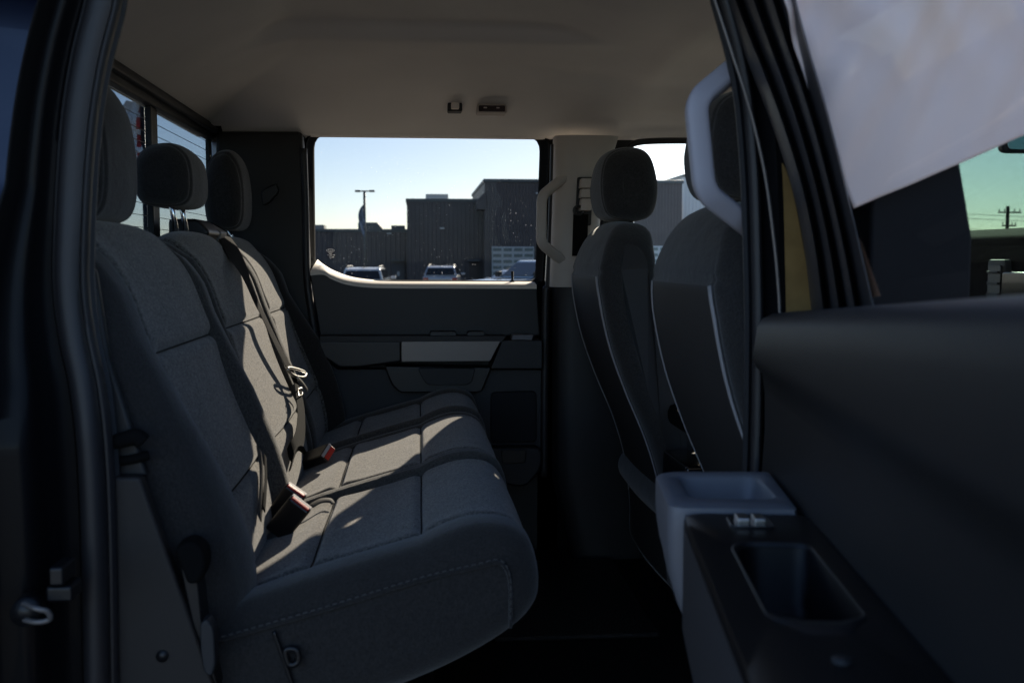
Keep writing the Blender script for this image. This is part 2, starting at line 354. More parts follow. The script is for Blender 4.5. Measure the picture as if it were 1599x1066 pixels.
for k, ((a, b), (i0, i1), (c0, c1)) in enumerate(zip(spans, ins_v, cin_v)):
    t = part('rear_seat'); rseats.append(t)
    uend = .5
    il = (lambda U, i0=i0, k=k: i0+(.13 if k == 0 else .02)*np.clip((U-uA)/(uB-uA if uB != uA else 1), 0, 1.3))
    ir = (lambda U, i1=i1, k=k: i1+0*U)
    # vertical seams follow the insert, deeper at the insert edge; bolsters stand proud
    umin, umax = min(uBot, uTop), max(uBot, uTop)
    def bol(U, vv, X, Z, i0=i0, i1=i1, k=k, il=il, ir=ir):
        ff = (U < uTop-.02).astype(float)*np.clip((uTop-.02-U)/.06, 0, 1)
        L_, R_ = il(U), ir(U)
        s = np.clip((L_-vv)/np.maximum(L_, .03), 0, 1); s2 = np.clip((vv-R_)/np.maximum(1-R_, .03), 0, 1)
        h = .034 if k != 1 else .012
        hin = .40 if k == 2 else 1.0
        low = np.clip((-Z-.02)/.25, .35, 1)
        return ff*low*h*(hin*np.sin(np.pi*np.clip(s, 0, 1))**.7+(1.9 if k == 2 else 1)*np.sin(np.pi*np.clip(s2, 0, 1))**.7)-.03*np.clip((Z-.0)/.05, 0, 1)*np.abs(2*vv-1)**4
    o, Q = pad('backrest', BACK, a, b, [INS, PLN, PLM], t, nu=300, nv=130, r=((.042, .030), (.026, .026), (.026, .05))[k], puff=.012,
        gu=[(uA, .015, .009, i0+(.02 if k else .05), i1), (uB, .013, .009, i0+(.14 if k == 0 else .02), i1)],
        gv=[(il, .012, .008, -.1, uTop+.01), (ir, .012, .008, -.1, uTop+.01)],
        regions=lambda U, vv, il=il, ir=ir, k=k: np.where((vv > il(U)) & (vv < ir(U)) & (U < uTop+.03), 0, np.where((vv > .5) & (U < uTop+.03) & (k < 2) | (vv < .5) & (k > 0) & (U < uTop+.03), 2, 1)), disp=bol)
    cords(t, [(uA, i0+(.02 if k else .05), i1), (uB, i0+(.14 if k == 0 else .02), i1)], [(il, .02, uTop-.01), (ir, .02, uTop-.01)], 300, lift=.002)
    def cb(U, vv, X, Z, c0=c0, c1=c1, k=k):
        top = np.clip((cF+.03-U)/.05, 0, 1)
        s = np.clip((c0-vv)/c0, 0, 1); s2 = np.clip((vv-c1)/(1-c1), 0, 1)
        return top*(.012 if k != 1 else .004)*(np.sin(np.pi*s)+np.sin(np.pi*s2))+top*.012*np.sin(np.pi*np.clip((X+.0)/.16, 0, 1))
    o, Q = pad('cushion', CUSH, a-(.0 if k else .0), b, [INS, PLN, PLM], t, nu=300, nv=130, r=((.050, .014), (.012, .012), (.014, .04))[k], puff=.006,
        gu=[(cA, .015, .009, c0, c1), (cB, .010, .008, c0, c1)],
        gv=[(c0, .011, .008, -.1, cF+.04), (c1, .011, .008, -.1, cF+.04)],
        regions=lambda U, vv, c0=c0, c1=c1, k=k: np.where((vv > c0) & (vv < c1) & (U < cF+.02), 0, np.where((vv > .5) & (U < cF+.02) | (k > 0) & (U < cF+.02), 2, 1)), disp=cb)
    cords(t, [(cA, c0, c1), (cB, c0, c1)], [(c0, .06, cF+.02), (c1, .06, cF+.02)], 300, lift=.002)

def headrest(t, cx, cy, z0, z1, wY, dX, lean=0.0, m=HRF, rr=.05, seam=.3, rake=0.0, nv=70, top=1.0):
    """rounded block: front and back faces, seams near both sides"""
    zc = (z0+z1)/2; h = (z1-z0)/2; d = dX/2
    pr = []
    for a, b in ((.62, -1), (1.0, -.72), (1.05, 0), (.92, .6), (.45, .97), (-.1, 1.0), (-.62, .82), (-.95, .35), (-.95, -.35), (-.8, -.85), (-.3, -1)):
        pr.append((cx+a*d*1+rake*b*h, zc+b*h))
    def dis(U, vv, X, Z): return -.25*h*np.clip((Z-zc)/h, 0, 1)*np.abs(2*vv-1)**3*top
    o, Q = pad('headrest', pr, cy-wY/2, cy+wY/2, m, t, nu=90, nv=nv, r=rr, puff=.006, ends='scale', gv=[(.14, .004, .004, -1, 2), (.86, .004, .004, -1, 2)], disp=dis)
    return o
# near outboard, centre, far outboard
headrest(rseats[0], -.553, 1.775, .070, .295, .255, .105, rr=.045)
headrest(rseats[1], -.560, 2.395, .122, .252, .250, .115, rr=.05, top=.7)
headrest(rseats[2], -.545, 3.00, .090, .302, .215, .100, rr=.045)
for t, y, z0, z1 in ((rseats[0], 1.775, .03, .11), (rseats[1], 2.385, .03, .18), (rseats[2], 2.985, .03, .11)):
    for s in (-1, 1):
        tube('headrest_post', [(-.533, y+s*.05, z0), (-.556, y+s*.05, z1)], .0062, CHROME, t, n=14)
        tube('post_guide', [(-.533, y+s*.05, z0+.008), (-.536, y+s*.05, z0+.030)], .013, BLACK, t, n=16)

# near cushion: outer side skirt piping, stitching, strap and loop
def stitches(name, P, m, parent, step=.011, ln=.0065, r=.0011, off=(0, -1, 0)):
    P = catmull(P, 30); P = np.array(P); d = np.r_[0, np.cumsum(np.linalg.norm(np.diff(P, axis=0), axis=1))]
    V = []; F = []
    s = 0
    while s+ln < d[-1]:
        A = Vector([np.interp(s, d, P[:, k]) for k in range(3)]); B = Vector([np.interp(s+ln, d, P[:, k]) for k in range(3)])
        t = (B-A).normalized(); u = t.orthogonal().normalized(); v = t.cross(u); n0 = len(V)
        for Q_ in (A, B):
            for a in range(4): V.append(Q_+u*math.cos(a*math.pi/2)*r+v*math.sin(a*math.pi/2)*r)
        F += [(n0+i, n0+(i+1) % 4, n0+4+(i+1) % 4, n0+4+i) for i in range(4)]+[(n0, n0+3, n0+2, n0+1), (n0+4, n0+5, n0+6, n0+7)]
        s += step
    return tag(link(name, mesh(name, V, F), m, parent), kind='stuff')
YS = 1.461
skp = xz([(322, 1000), (400, 978), (520, 943), (660, 900), (745, 880), (778, 873), (793, 888), (798, 920), (797, 975)], YS)
stitches('stitching', [(x, YS, z) for x, z in skp], THREAD, rseats[0])
tube('seam_welt', [(x, YS+.004, z-.006) for x, z in skp], .003, PLN, rseats[0], n=6, res=8)
st = xz([(428, 985), (440, 1020), (456, 1066), (470, 1110)], YS)
tube('seam_welt', [(x, YS-.001, z) for x, z in st], .0035, BLACK, rseats[0], n=6, res=6)
lp = xz([(447, 1012), (464, 1012), (466, 1030), (452, 1034)], YS)
tube('pull_loop', [(x, YS-.006, z) for x, z in lp], .0045, BLACK, rseats[0], n=8, res=6, closed=True)
# recliner cover and bracket between near backrest and cushion
rc = rpoly(xz([(272, 852), (300, 838), (322, 852), (326, 880), (316, 905), (296, 910), (285, 880)], 1.43), .02)
slab('recliner_cover', rc, 1.415, 1.46, MATT, rseats[0], .008)
rc = rpoly(xz([(283, 880), (300, 868), (312, 900), (318, 960), (345, 1075), (318, 1090), (300, 960)], 1.44), .012)
slab('recliner_bracket', rc, 1.428, 1.475, BLACK, rseats[0], .004)
rc = rpoly(xz([(315, 968), (326, 960), (337, 975), (340, 1030), (334, 1050), (322, 1045), (316, 1010)], 1.42), .014)
slab('hinge_cap', rc, 1.405, 1.435, TRIMS, rseats[0], .008)
# ragged wool panel behind the seat gap and the metal latch pin
box('latch_pin', (-.318, -.306), (1.50, 1.53), (-.53, -.50), METAL, rseats[0], .001)

# ---- seat belts ---------------------------------------------------------------
def ribbon(name, P, wdir, wd, th, m, parent, res=10):
    return tube(name, P, 1.0, m, parent, n=14, squash=(wd/2, th/2, wdir), res=res)
belt = part('seat_belt')
def backpt(px, py, off=.028):
    X = -.42
    for _ in range(30):
        p = atX(px, py, X); X = .5*X+.5*(float(np.interp(p.z, [-.52, -.48, -.38, -.26, -.15, -.04, .022, .05], [-.288, -.288, -.310, -.357, -.393, -.430, -.475, -.515]))+off)
    return atX(px, py, X)
bp_ = [atX(334, 350, -.555), backpt(352, 372, .012)]+[backpt(x, y, .03) for x, y in ((378, 424), (404, 478), (427, 527), (447, 566), (460, 588))]
ribbon('webbing', bp_, (0, 1, .1), .050, .0025, WEB, belt)
bq = [backpt(x, y, .03) for x, y in ((460, 588), (466, 610), (470, 640), (470, 670), (464, 700), (455, 722))]
ribbon('webbing', bq, (0, 1, .1), .042, .0025, WEB, belt)
lt = [backpt(px, py, .036) for px, py in ((449, 575), (458, 586), (474, 589), (477, 582), (462, 576))]
tube('latch_plate', lt, .0040, METAL, belt, n=8, res=6, closed=True)
lt = [backpt(px, py, .038) for px, py in ((464, 589), (474, 600), (480, 609))]
tube('latch_tongue', lt, .0050, METAL, belt, n=8, squash=(1.5, .35, (0, 1, .2)), res=4)
lt = [backpt(px, py, .036) for px, py in ((465, 607), (471, 605), (472, 616), (466, 618))]
tube('belt_keeper', lt, .0016, METAL, belt, n=6, closed=True)
# second stacked strap in the shadow between the centre and far backrests
strap = part('seat_belt')
ribbon('webbing', [backpt(x, y, .012) for x, y in ((404, 700), (408, 730), (408, 770), (405, 808))], (0, 1, .1), .022, .0025, WEBG, strap)
ribbon('webbing', [backpt(x, y, .016) for x, y in ((414, 712), (415, 750), (412, 796))], (0, 1, .1), .014, .0025, WEB, strap)

def buckle(px0, px1, L=.10, wd=.05, th=.026, tilt=(0, 0, 0), Z0=-.49, Z1=-.47, stalk=True, n_=(0, 1, 0), lay=0.0):
    """buckle lying on the cushion: black body from px0 to px1, red button on the end"""
    t = part('belt_buckle')
    A = Vector(px0); B = Vector(px1); ax = (B-A).normalized(); u = Vector(n_); u = (u-ax*u.dot(ax)).normalized(); v = ax.cross(u)
    def fr(a, b, c): return A+ax*a+u*b+v*c
    Ln = (B-A).length
    def bx_(name, a0, a1, b0, b1, c0, c1, m, bb):
        V = [fr(a, b, c) for a in (a0, a1) for b in (b0, b1) for c in (c0, c1)]
        me = mesh(name, V, [(0, 1, 3, 2), (4, 6, 7, 5), (0, 4, 5, 1), (2, 3, 7, 6), (0, 2, 6, 4), (1, 5, 7, 3)]); fixn(me)
        return bev(link(name, me, m, t), bb)
    h = wd/2; k = th/2
    bx_('buckle_body', 0, Ln, -h, h, -k, k, BLACK, .005)
    bx_('release_button', Ln-.004, Ln+.003, -h+.004, h-.004, -k+.003, k-.010, RED, .0015)
    bx_('release_rim', Ln-.001, Ln+.0018, -h+.002, h-.002, k-.0095, k-.0015, PIPE, .0008)
    bx_('buckle_stalk', -.09, .005, -.011, .011, -.003, .003, METAL, .001)
    return t
def seatpt(px, py, dz=0.0):
    """point on the tilted cushion surface under a pixel"""
    d = ray(px, py); # cushion plane z = -.447 + .27*(x+.02)
    n = Vector((-.27, 0, 1)); k = -.447+.27*.02+dz
    return d*(k/d.dot(n))
buckle(seatpt(470, 722, .018), seatpt(513, 706, .040), n_=(0, 1, .35), wd=.042)
a_ = seatpt(428, 815, .005)
buckle(a_, a_+Vector((.048, -.030, .070)), n_=(.85, -.1, -.45), wd=.046, th=.020)
a2 = seatpt(438, 826, .004)
buckle(a2+Vector((-.004, -.028, 0)), a2+Vector((.046, -.060, .064)), n_=(.85, -.1, -.45), wd=.046, th=.020)
lb = part('seat_belt')
tube('lap_strap', [seatpt(486, 790, .02), seatpt(500, 782, .022), seatpt(515, 781, .016), seatpt(520, 786, .008)], .0055, WEBG, lb, n=8, squash=(1.6, .5, (0, 1, .3)), res=6)
for (px, py) in ((375, 838), (446, 716)):
    p = seatpt(px, py, .016)
    box('child_seat_anchor', (p.x-.012, p.x+.012), (p.y-.005, p.y+.03), (p.z-.006, p.z+.006), METAL, lb, .003, rot=Matrix.Rotation(.5, 3, 'Z'))

# ---- front seats ----------------------------------------------------------------
FB = [(.525, .09), (.485, .045), (.463, -.03), (.466, -.10), (.492, -.22), (.535, -.34), (.590, -.47), (.628, -.60), (.645, -.74), (.66, -.86), (.80, -.86), (.80, -.62), (.73, -.45), (.655, -.28), (.60, -.1), (.60, .02), (.59, .08)]
def front_seat(cy, wd=.52, dx=0.0):
    t = part('front_seat'); y0, y1 = cy-wd/2, cy+wd/2
    def yl(X, Z):
        s = np.interp(Z, [-.7, -.4, -.1, .0, .06, .1], [.96, 1.0, .97, .86, .72, .60]); return cy-wd/2*s, cy+wd/2*s
    Q = loopres([tuple(p) for p in catmull(FB, 10, True)], 600)
    def uf(z): return min(range(600), key=lambda i: abs(Q[i, 1]-z)+(0 if i < 330 else 9))/600
    u0, u1 = uf(.0), uf(-.7)
    pad('backrest', FB, y0, y1, [FRT, VIN], t, nu=200, nv=110, r=.05, puff=.012, ylim=yl,
        gu=[(uf(-.035), .005, .005, -.1, 1.1)], gv=[(.10, .004, .004, uf(-.03), 1), (.90, .004, .004, uf(-.03), 1)],
        regions=lambda U, vv: np.where((U > uf(-.035)) & (U < uf(-.84)) & (vv > .1) & (vv < .9), 1, 0))
    GR, vv_ = o_grid[0]
    for q_, big in ((.115, 1.0), (.885, .55)):
        j = int(np.argmin(np.abs((vv_+1)/2-q_))); P = []
        for z in np.linspace(-.045, -.70, 26):
            i = int(uf(z)*200) % 200; p = GR[i, j]; P.append((p[0]-.0015, p[1], p[2]))
        n_ = len(P); sz = [.0078*big*(1-.55*k_/n_) for k_ in range(n_)]
        tube('piping', P, sz, PIPE, t, n=10, squash=(.85, .42, (0, 1, 0)))
    # cushion with base
    CF = [(.62, -.60), (.75, -.53), (.95, -.50), (1.10, -.50), (1.15, -.55), (1.12, -.64), (.9, -.68), (.65, -.68)]
    pad('cushion', CF, y0, y1, [FRT], t, nu=90, nv=50, r=.05, puff=.01)
    box('seat_base', (.68, 1.08), (y0+.04, y1-.04), (-.93, -.68), BLACK, t, .02)
    # headrest
    pr = [(.54, .112), (.507, .125), (.492, .17), (.492, .235), (.507, .278), (.545, .298), (.60, .296), (.628, .26), (.635, .18), (.622, .125), (.59, .110)]
    def dis(U, vv, X, Z): return -.020*np.clip((Z-.2)/.1, 0, 1)*np.abs(2*vv-1)**3
    def yl2(X, Z): s = np.interp(Z, [.11, .19, .3], [.98, 1, .80]); return cy-.135*s, cy+.135*s
    pad('headrest', pr, cy-.135, cy+.135, FRT, t, nu=90, nv=70, r=.045, puff=.006, ends='pca', ylim=yl2, gv=[(.16, .004, .004, -1, 2), (.84, .004, .004, -1, 2)], disp=dis)
    pr = [(.545, .112), (.535, .125), (.555, .14), (.60, .135), (.612, .118), (.59, .108)]
    for s in (-1, 1): tube('headrest_post', [(.575, cy+s*.06, .04), (.575, cy+s*.06, .14)], .007, CHROME, t, n=14)
    t.location.x = dx
    return t
fs_far = front_seat(2.80, .61); fs_near = front_seat(1.855, .60, .024)
# centre console between the front seats
con = part('centre_console')
box('console_body', (.70, 1.5), (2.20, 2.50), (-.95, -.42), BLACK, con, .03)
box('console_lid', (.62, .98), (2.19, 2.51), (-.415, -.36), MATT, con, .02)
box('console_vent', (.60, .70), (2.24, 2.46), (-.62, -.47), GLBLK, con, .01)

# ---- far rear door -------------------------------------------------------------
fd = part('rear_door')
YI, YG = 3.20, 3.335
# window opening in pixels at glass plane
win = rpoly(xz([(491, 211), (843, 214), (835, 438), (560, 437), (522, 427), (493, 409)], YG), [.045, .05, .01, .05, .05, .01], 8)
outl = rpoly(xz([(473, 208), (862, 208), (848, 447), (480, 440)], YG-.04), [.06, .07, .01, .01], 8)
slab('window_glass', rpoly(xz([(484, 205), (850, 207), (842, 445), (485, 445)], YG), .02), YG, YG+.004, GRR, fd)
frame_ring('window_seal', outl, win, [(0, YG-.075), (.35, YG-.085), (.45, YG-.05), (.9, YG-.03), (1, YG-.012), (1, YG-.004), (0, YG-.003)], MATT, fd)
# trim ledge under the glass: inner edge to glass edge
led_in = xz([(484, 424), (505, 423), (518, 430), (540, 438), (570, 442.5), (610, 444), (720, 444.5), (838, 445)], YI)
led_out = xz([(496, 405), (503, 411), (519, 421), (545, 431), (575, 436), (612, 438), (720, 438.5), (833, 439)], YG-.006)
A_ = catmull([(x, YI, z) for x, z in led_in], 8); B_ = catmull([(x, YG-.006, z) for x, z in led_out], 8)
rings = []
for f, dz, dy in ((0, -.012, 0), (0, -.004, .001), (.04, 0, 0), (.5, .001, 0), (1, 0, 0), (1, -.05, 0)):
    rings.append([(p[0]*(1-f)+q[0]*f, p[1]*(1-f)+q[1]*f+dy, p[2]*(1-f)+q[2]*f+dz) for p, q in zip(A_, B_)])
ringloft('door_ledge', rings, DOORT, fd, close=False)
# upper panel (dark, slightly bowed towards the cab)
top = [(p[0], p[2]-.006) for p in A_]
lo = xz([(843, 524), (500, 524)], YI)
slab('upper_panel', top+lo, YI+.002, YI+.06, DOORP, fd, .004)
# armrest band
slab('armrest', rpoly(xz([(497, 530), (628, 530), (628, 565), (560, 574), (530, 574), (497, 552)], 3.15), .012), 3.13, 3.26, BLACK, fd, .012, seg=3)
slab('armrest_rail', rpoly(xz([(500, 524), (790, 524), (782, 534), (500, 533)], 3.14), .004), 3.125, 3.26, TRIMD, fd, .005)
slab('trim_bar', rpoly(xz([(627, 533), (781, 532), (765, 563), (627, 564)], 3.13), .004), 3.12, 3.2, SATIN, fd, .006, seg=3)
slab('pull_handle', rpoly(xz([(784, 531), (846, 531), (846, 575), (766, 575)], 3.14), .006), 3.13, 3.26, TRIMS, fd, .010, seg=3)
slab('switch_plate', rpoly(xz([(800, 522), (832, 522), (830, 530), (798, 530)], 3.16), .003), 3.14, 3.2, TRIMG, fd, .002)
for a, b in ((672, 712), (730, 756)):
    slab('latch_handle', rpoly(xz([(a, 517), (b, 517), (b+2, 526), (a-2, 526)], 3.16), .006), 3.15, 3.2, BLACK, fd, .003)
slab('map_pocket', rpoly(xz([(600, 570), (768, 572), (752, 610), (744, 612), (625, 612), (612, 600)], 3.17), .012), 3.15, 3.22, BLACK, fd, .012, seg=3)
slab('pocket_opening', rpoly(xz([(652, 574), (742, 574), (736, 596), (728, 600), (668, 600), (660, 590)], 3.15), .010), 3.135, 3.17, TRIMD, fd, .006)
slab('lower_panel', rpoly(xz([(497, 553), (528, 576), (847, 577), (846, 722), (497, 800)], 3.21), .003), 3.20, 3.28, TRIMS, fd, .006)
slab('speaker_grille', rpoly(xz([(766, 612), (838, 610), (838, 690), (766, 692)], 3.19), .02), 3.185, 3.22, mat('speaker_mesh', (.014, .015, .018), .7, bump=(900, 1, .002)), fd, .006)
slab('door_pocket', rpoly(xz([(700, 698), (846, 696), (846, 730), (820, 760), (700, 740)], 3.17), .03), 3.15, 3.24, TRIMS, fd, .01)
slab('kick_panel', [(-.40, -.30), (.45, -.30), (.45, -.97), (-.40, -.97)], 3.262, 3.34, TRIMD, fd, .004)
slab('pocket_recess', rpoly(xz([(782, 703), (822, 702), (820, 722), (785, 724)], 3.147), .01), 3.143, 3.16, BLACK, fd, .002)
# lock knob
p = at(800, 440, 3.30)
tube('lock_knob', [p+Vector((0, 0, -.01)), p+Vector((0, 0, .004)), p+Vector((0, 0, .006)), p+Vector((0, 0, .034))], [.009, .009, .0035, .005], BLACK, fd, n=12)
# etched mark on the glass
dec = part('etched_glass_mark'); WHT = mat('etched_frost', (.75, .75, .75), .8)
cc = at(516, 391, YG-.003)
tube('etched_oval', [cc+Vector((math.cos(a)*.0125, 0, math.sin(a)*.0045)) for a in np.linspace(0, 2*math.pi, 40, endpoint=False)], .0007, WHT, dec, n=5, closed=True)
def text(name, s, loc, size, m, parent, rot=(R(90), 0, 0), al='CENTER'):
    cu = bpy.data.curves.new(name, 'FONT'); cu.body = s; cu.size = size; cu.align_x = al; cu.align_y = 'CENTER'; cu.extrude = .00015
    o = bpy.data.objects.new(name, cu); C.objects.link(o); o.location = loc; o.rotation_euler = rot; cu.materials.append(m); o.parent = parent
    dg = bpy.context.evaluated_depsgraph_get(); me = bpy.data.meshes.new_from_object(o.evaluated_get(dg)); bpy.data.objects.remove(o)
    q = bpy.data.objects.new(name, me); C.objects.link(q); q.location = loc; q.rotation_euler = rot; q.parent = parent
    if not me.materials: me.materials.append(m)
    return q
text('etched_writing', 'Ford', cc, .008, WHT, dec)
for (dx, dz, w_, h_) in ((0, -.0075, .013, .0011), (0, -.0115, .008, .002), (-.008, -.0148, .005, .001), (.004, -.0148, .012, .001), (0, -.0180, .009, .0011), (.001, -.0225, .010, .0011), (.0115, -.0148, .005, .003), (.0085, -.0215, .005, .0028), (0, -.026, .002, .001)):
    box('etched_line', (cc.x+dx-w_/2, cc.x+dx+w_/2), (YG-.0032, YG-.0028), (cc.z+dz-h_/2, cc.z+dz+h_/2), WHT, dec, 0)

# ---- cab interior shell -----------------------------------------------------------
# far C-pillar trim
cp = part('corner_pillar_trim')
slab('pillar_panel', rpoly(xz([(338, 206), (473, 206), (478, 300), (483, 440), (497, 560), (500, 800), (380, 800), (338, 700)], 3.22), [.0, .0, .0, .0, .0, .0, .0, .0]), 3.20, 3.30, mat('corner_trim', (.014, .013, .012), .6, bump=(400, .3, .0006), var=(4, .12)), cp, .015, seg=3)
tube('door_seal', [(x, 3.20, z) for x, z in xz([(474, 232), (477, 330), (479, 430), (485, 480), (497, 560), (505, 640)], 3.20)], .011, RUB, cp, n=12, res=8)
slab('belt_guide', rpoly(xz([(408, 298), (432, 286), (436, 300), (420, 318), (410, 322)], 3.19), .01), 3.18, 3.21, BLACK, cp, .006)
# B-pillar far
bpil = part('centre_pillar_trim')
prof = [(.0, .0), (.012, -.016), (.05, -.028), (.11, -.028), (.17, -.024), (.20, -.006), (.21, .05), (.0, .05)]
zt, zb = .380, -.085
pts = []
for z in np.linspace(zb, zt, 14):
    py = float(np.interp(z, [zb, zt], [447, 222])); xl = at(float(np.interp(py, [222, 300, 447], [868, 866, 861])), py, 3.13).x
    xr = at(float(np.interp(py, [222, 300, 447], [972, 946, 934])), py, 3.13).x; k = (xr-xl)/.21
    pts.append([(xl+a*k, 3.15+b, z) for a, b in prof])
ringloft('pillar_cover', pts, TRIML, bpil, cap=True).data.set_sharp_from_angle(angle=R(50))
lowp = []
for z in np.linspace(-1.0, -.087, 10):
    lowp.append([(.42+(.0 if z > -.7 else (-.7-z)*.25)+a, 3.155+b, z) for a, b in ((0, 0), (.015, -.02), (.06, -.03), (.14, -.03), (.24, -.02), (.26, .05), (0, .05))])
ringloft('lower_pillar_cover', lowp, TRIMD, bpil, cap=True).data.set_sharp_from_angle(angle=R(50))
tube('door_seal', [(x, 3.19, z) for x, z in xz([(866, 225), (864, 300), (858, 440), (853, 460), (851, 600), (850, 745)], 3.18)], .012, RUB, bpil, n=12, res=8)
tube('door_seal', [(x, 3.18, z) for x, z in xz([(975, 250), (980, 235), (1000, 222), (1090, 220), (1200, 222)], 3.18)], .010, RUB, bpil, n=10, res=8)
gb = part('belt_height_adjuster')
slab('adjuster_track', rpoly(xz([(903, 276), (927, 276), (924, 352), (899, 352)], 3.10), .006), 3.11, 3.13, TRIMD, gb, .002)
for a, b in ((279, 294), (295.5, 309), (310.5, 329)):
    slab('adjuster_cover', rpoly(xz([(907, a), (923, a), (922, b), (905, b)], 3.09), .003), 3.072, 3.118, mat('adjuster_plastic', (.50, .44, .39), .5), gb, .004)
c_ = at(903, 329, 3.08)
tube('belt_ring', [c_+Vector((math.cos(a)*.013, 0, math.sin(a)*.013)) for a in np.linspace(0, 2*math.pi, 24, endpoint=False)], .0045, BLACK, gb, n=8, closed=True)
ribbon('webbing', [at(907, 334, 3.085), at(906, 365, 3.07), at(905, 400, 3.06)], (1, 0, 0), .046, .002, WEB, gb)
slab('pillar_filler', xz([(849, 196), (880, 196), (880, 226), (862, 226)], 3.262), 3.262, 3.30, MATT, bpil)
slab('shut_panel', [(.38, -.97), (.50, -.97), (.50, -.07), (.38, -.07)], 3.262, 3.34, MATT, bpil)
# grab handles
def grab(pts, Y, rr, m, depth=.035, up=(0, 1, 0)):
    t = part('grab_handle'); P = [at(a, b, Y+dy) for a, b, dy in pts]
    Q = []
    for i, p in enumerate(P):
        if i in (0, len(P)-1): Q.append(p); continue
        a, b = P[i-1]-p, P[i+1]-p; d = min(.022, a.length*.45, b.length*.45); A = p+a.normalized()*d; B = p+b.normalized()*d
        for k in range(7): f = k/6; Q.append(A*(1-f)**2+p*2*f*(1-f)+B*f*f)
    D_ = [Q[0]]
    for a, b in zip(Q[:-1], Q[1:]):
        k = max(1, int((b-a).length/.008)); D_ += [a.lerp(b, j/k) for j in range(1, k+1)]
    tube('handle_bar', D_, rr, m, t, n=28, squash=(.95, .72, up), sq=.62)
    return t, P
gh, _ = grab([(894, 272, .06), (878, 279, .01), (846, 306, -.035), (845, 380, -.035), (876, 405, .01), (894, 416, .06)], 3.12, .0165, TRIML, up=(1, 0, .3))
# headliner, one heightfield sheet
def roofz(x, y):
    side = 3.24
    d = np.clip((side-y)/.55, 0, 1); z = .392+.165*(1-(1-d)**2.6)
    dn = np.clip((y-1.38)/.25, 0, 1); z = np.minimum(z, .40+.16*(1-(1-dn)**2.6))
    rr_ = np.clip((x+.655)/.5, 0, 1); z = np.minimum(z, .398+.17*(1-(1-rr_)**2.4))
    # raised centre panel with a soft step round it
    sx = 1/(1+np.exp(-(x+.40-.12*np.clip((2.62-y)/.5, 0, 1)**.5)*45))/(1+np.exp((x-.43)*30)); sy = 1/(1+np.exp((y-2.66)*130))
    z = z+.046*sx*sy-.022*np.exp(-((x-.68)/.05)**2)*np.clip((3.2-y)/.3, 0, 1)
    # roll over the side rail between windows and panel
    z = z+.010*np.exp(-((y-2.95-.25*(x-.4))/.05)**2)*(x > .2)*np.clip((x-.2)/.2, 0, 1)
    return z
nx, ny = 200, 170
gx = np.linspace(-.655, 1.24, nx); gy = np.linspace(1.38, 3.24, ny); GX, GY = np.meshgrid(gx, gy, indexing='ij'); GZ_ = roofz(GX, GY)
idx = np.arange(nx*ny).reshape(nx, ny); F = np.stack([idx[:-1, :-1], idx[:-1, 1:], idx[1:, 1:], idx[1:, :-1]], -1).reshape(-1, 4).tolist()
hl = part('headliner')
link('headliner_sheet', mesh('headliner_sheet', np.stack([GX, GY, GZ_], -1).reshape(-1, 3), F), HEAD, hl, True)
# vertical fall of the headliner to the window header
fallx = np.linspace(-.655, 1.24, 60); rings = []
for f, (dy, dz) in enumerate([(0, 0), (.004, -.006), (.02, -.010), (.05, -.008)]):
    rings.append([(x, 3.24+dy, .392+dz) for x in fallx])
ringloft('headliner_edge', rings, HEAD, hl, close=False)
ch = part('coat_hook'); p = at(710, 169, 3.14)
box('hook_base', (p.x-.022, p.x+.022), (3.115, 3.17), (p.z-.013, p.z+.013), TRIMS, ch, .004)
box('hook', (p.x-.012, p.x+.012), (3.09, 3.12), (p.z-.008, p.z+.010), DOORT, ch, .003)
rl = part('reading_light'); p = at(767, 172, 3.13)
slab('light_bezel', rpoly([(p.x-.045, p.z-.013), (p.x+.045, p.z-.013), (p.x+.045, p.z+.013), (p.x-.045, p.z+.013)], .006), 3.10, 3.16, TRIML, rl, .003)
slab('light_lens', rpoly([(p.x-.040, p.z-.009), (p.x+.040, p.z-.009), (p.x+.040, p.z+.009), (p.x-.040, p.z+.009)], .004), 3.097, 3.11, mat('light_lens', (.03, .012, .012), .15, coat=1), rl, .001)
for dx in (-.02, .018): box('lamp_bulb', (p.x+dx-.005, p.x+dx+.005), (3.0955, 3.098), (p.z+.0, p.z+.004), METAL, rl, .001)
# rear wall + back window at X = -.64
XR = -.64
def yz(px, py, X=XR): p = atX(px, py, X); return (p.y, p.z)
bw = part('back_window')
fnx = lambda u, v, w_: (w_, u, v)
zt_, zb_ = .366, .055
def rect(y0, y1, z0, z1): return [(y0, z0), (y1, z0), (y1, z1), (y0, z1)]
panes = [(1.50, 2.04), (2.10, 2.54), (2.60, 3.225)]
for a, b in panes: slab('window_glass', rpoly(rect(a-.01, b+.01, zb_-.01, zt_+.01), .02), XR-.008, XR-.005, GBK, bw, fn=fnx)
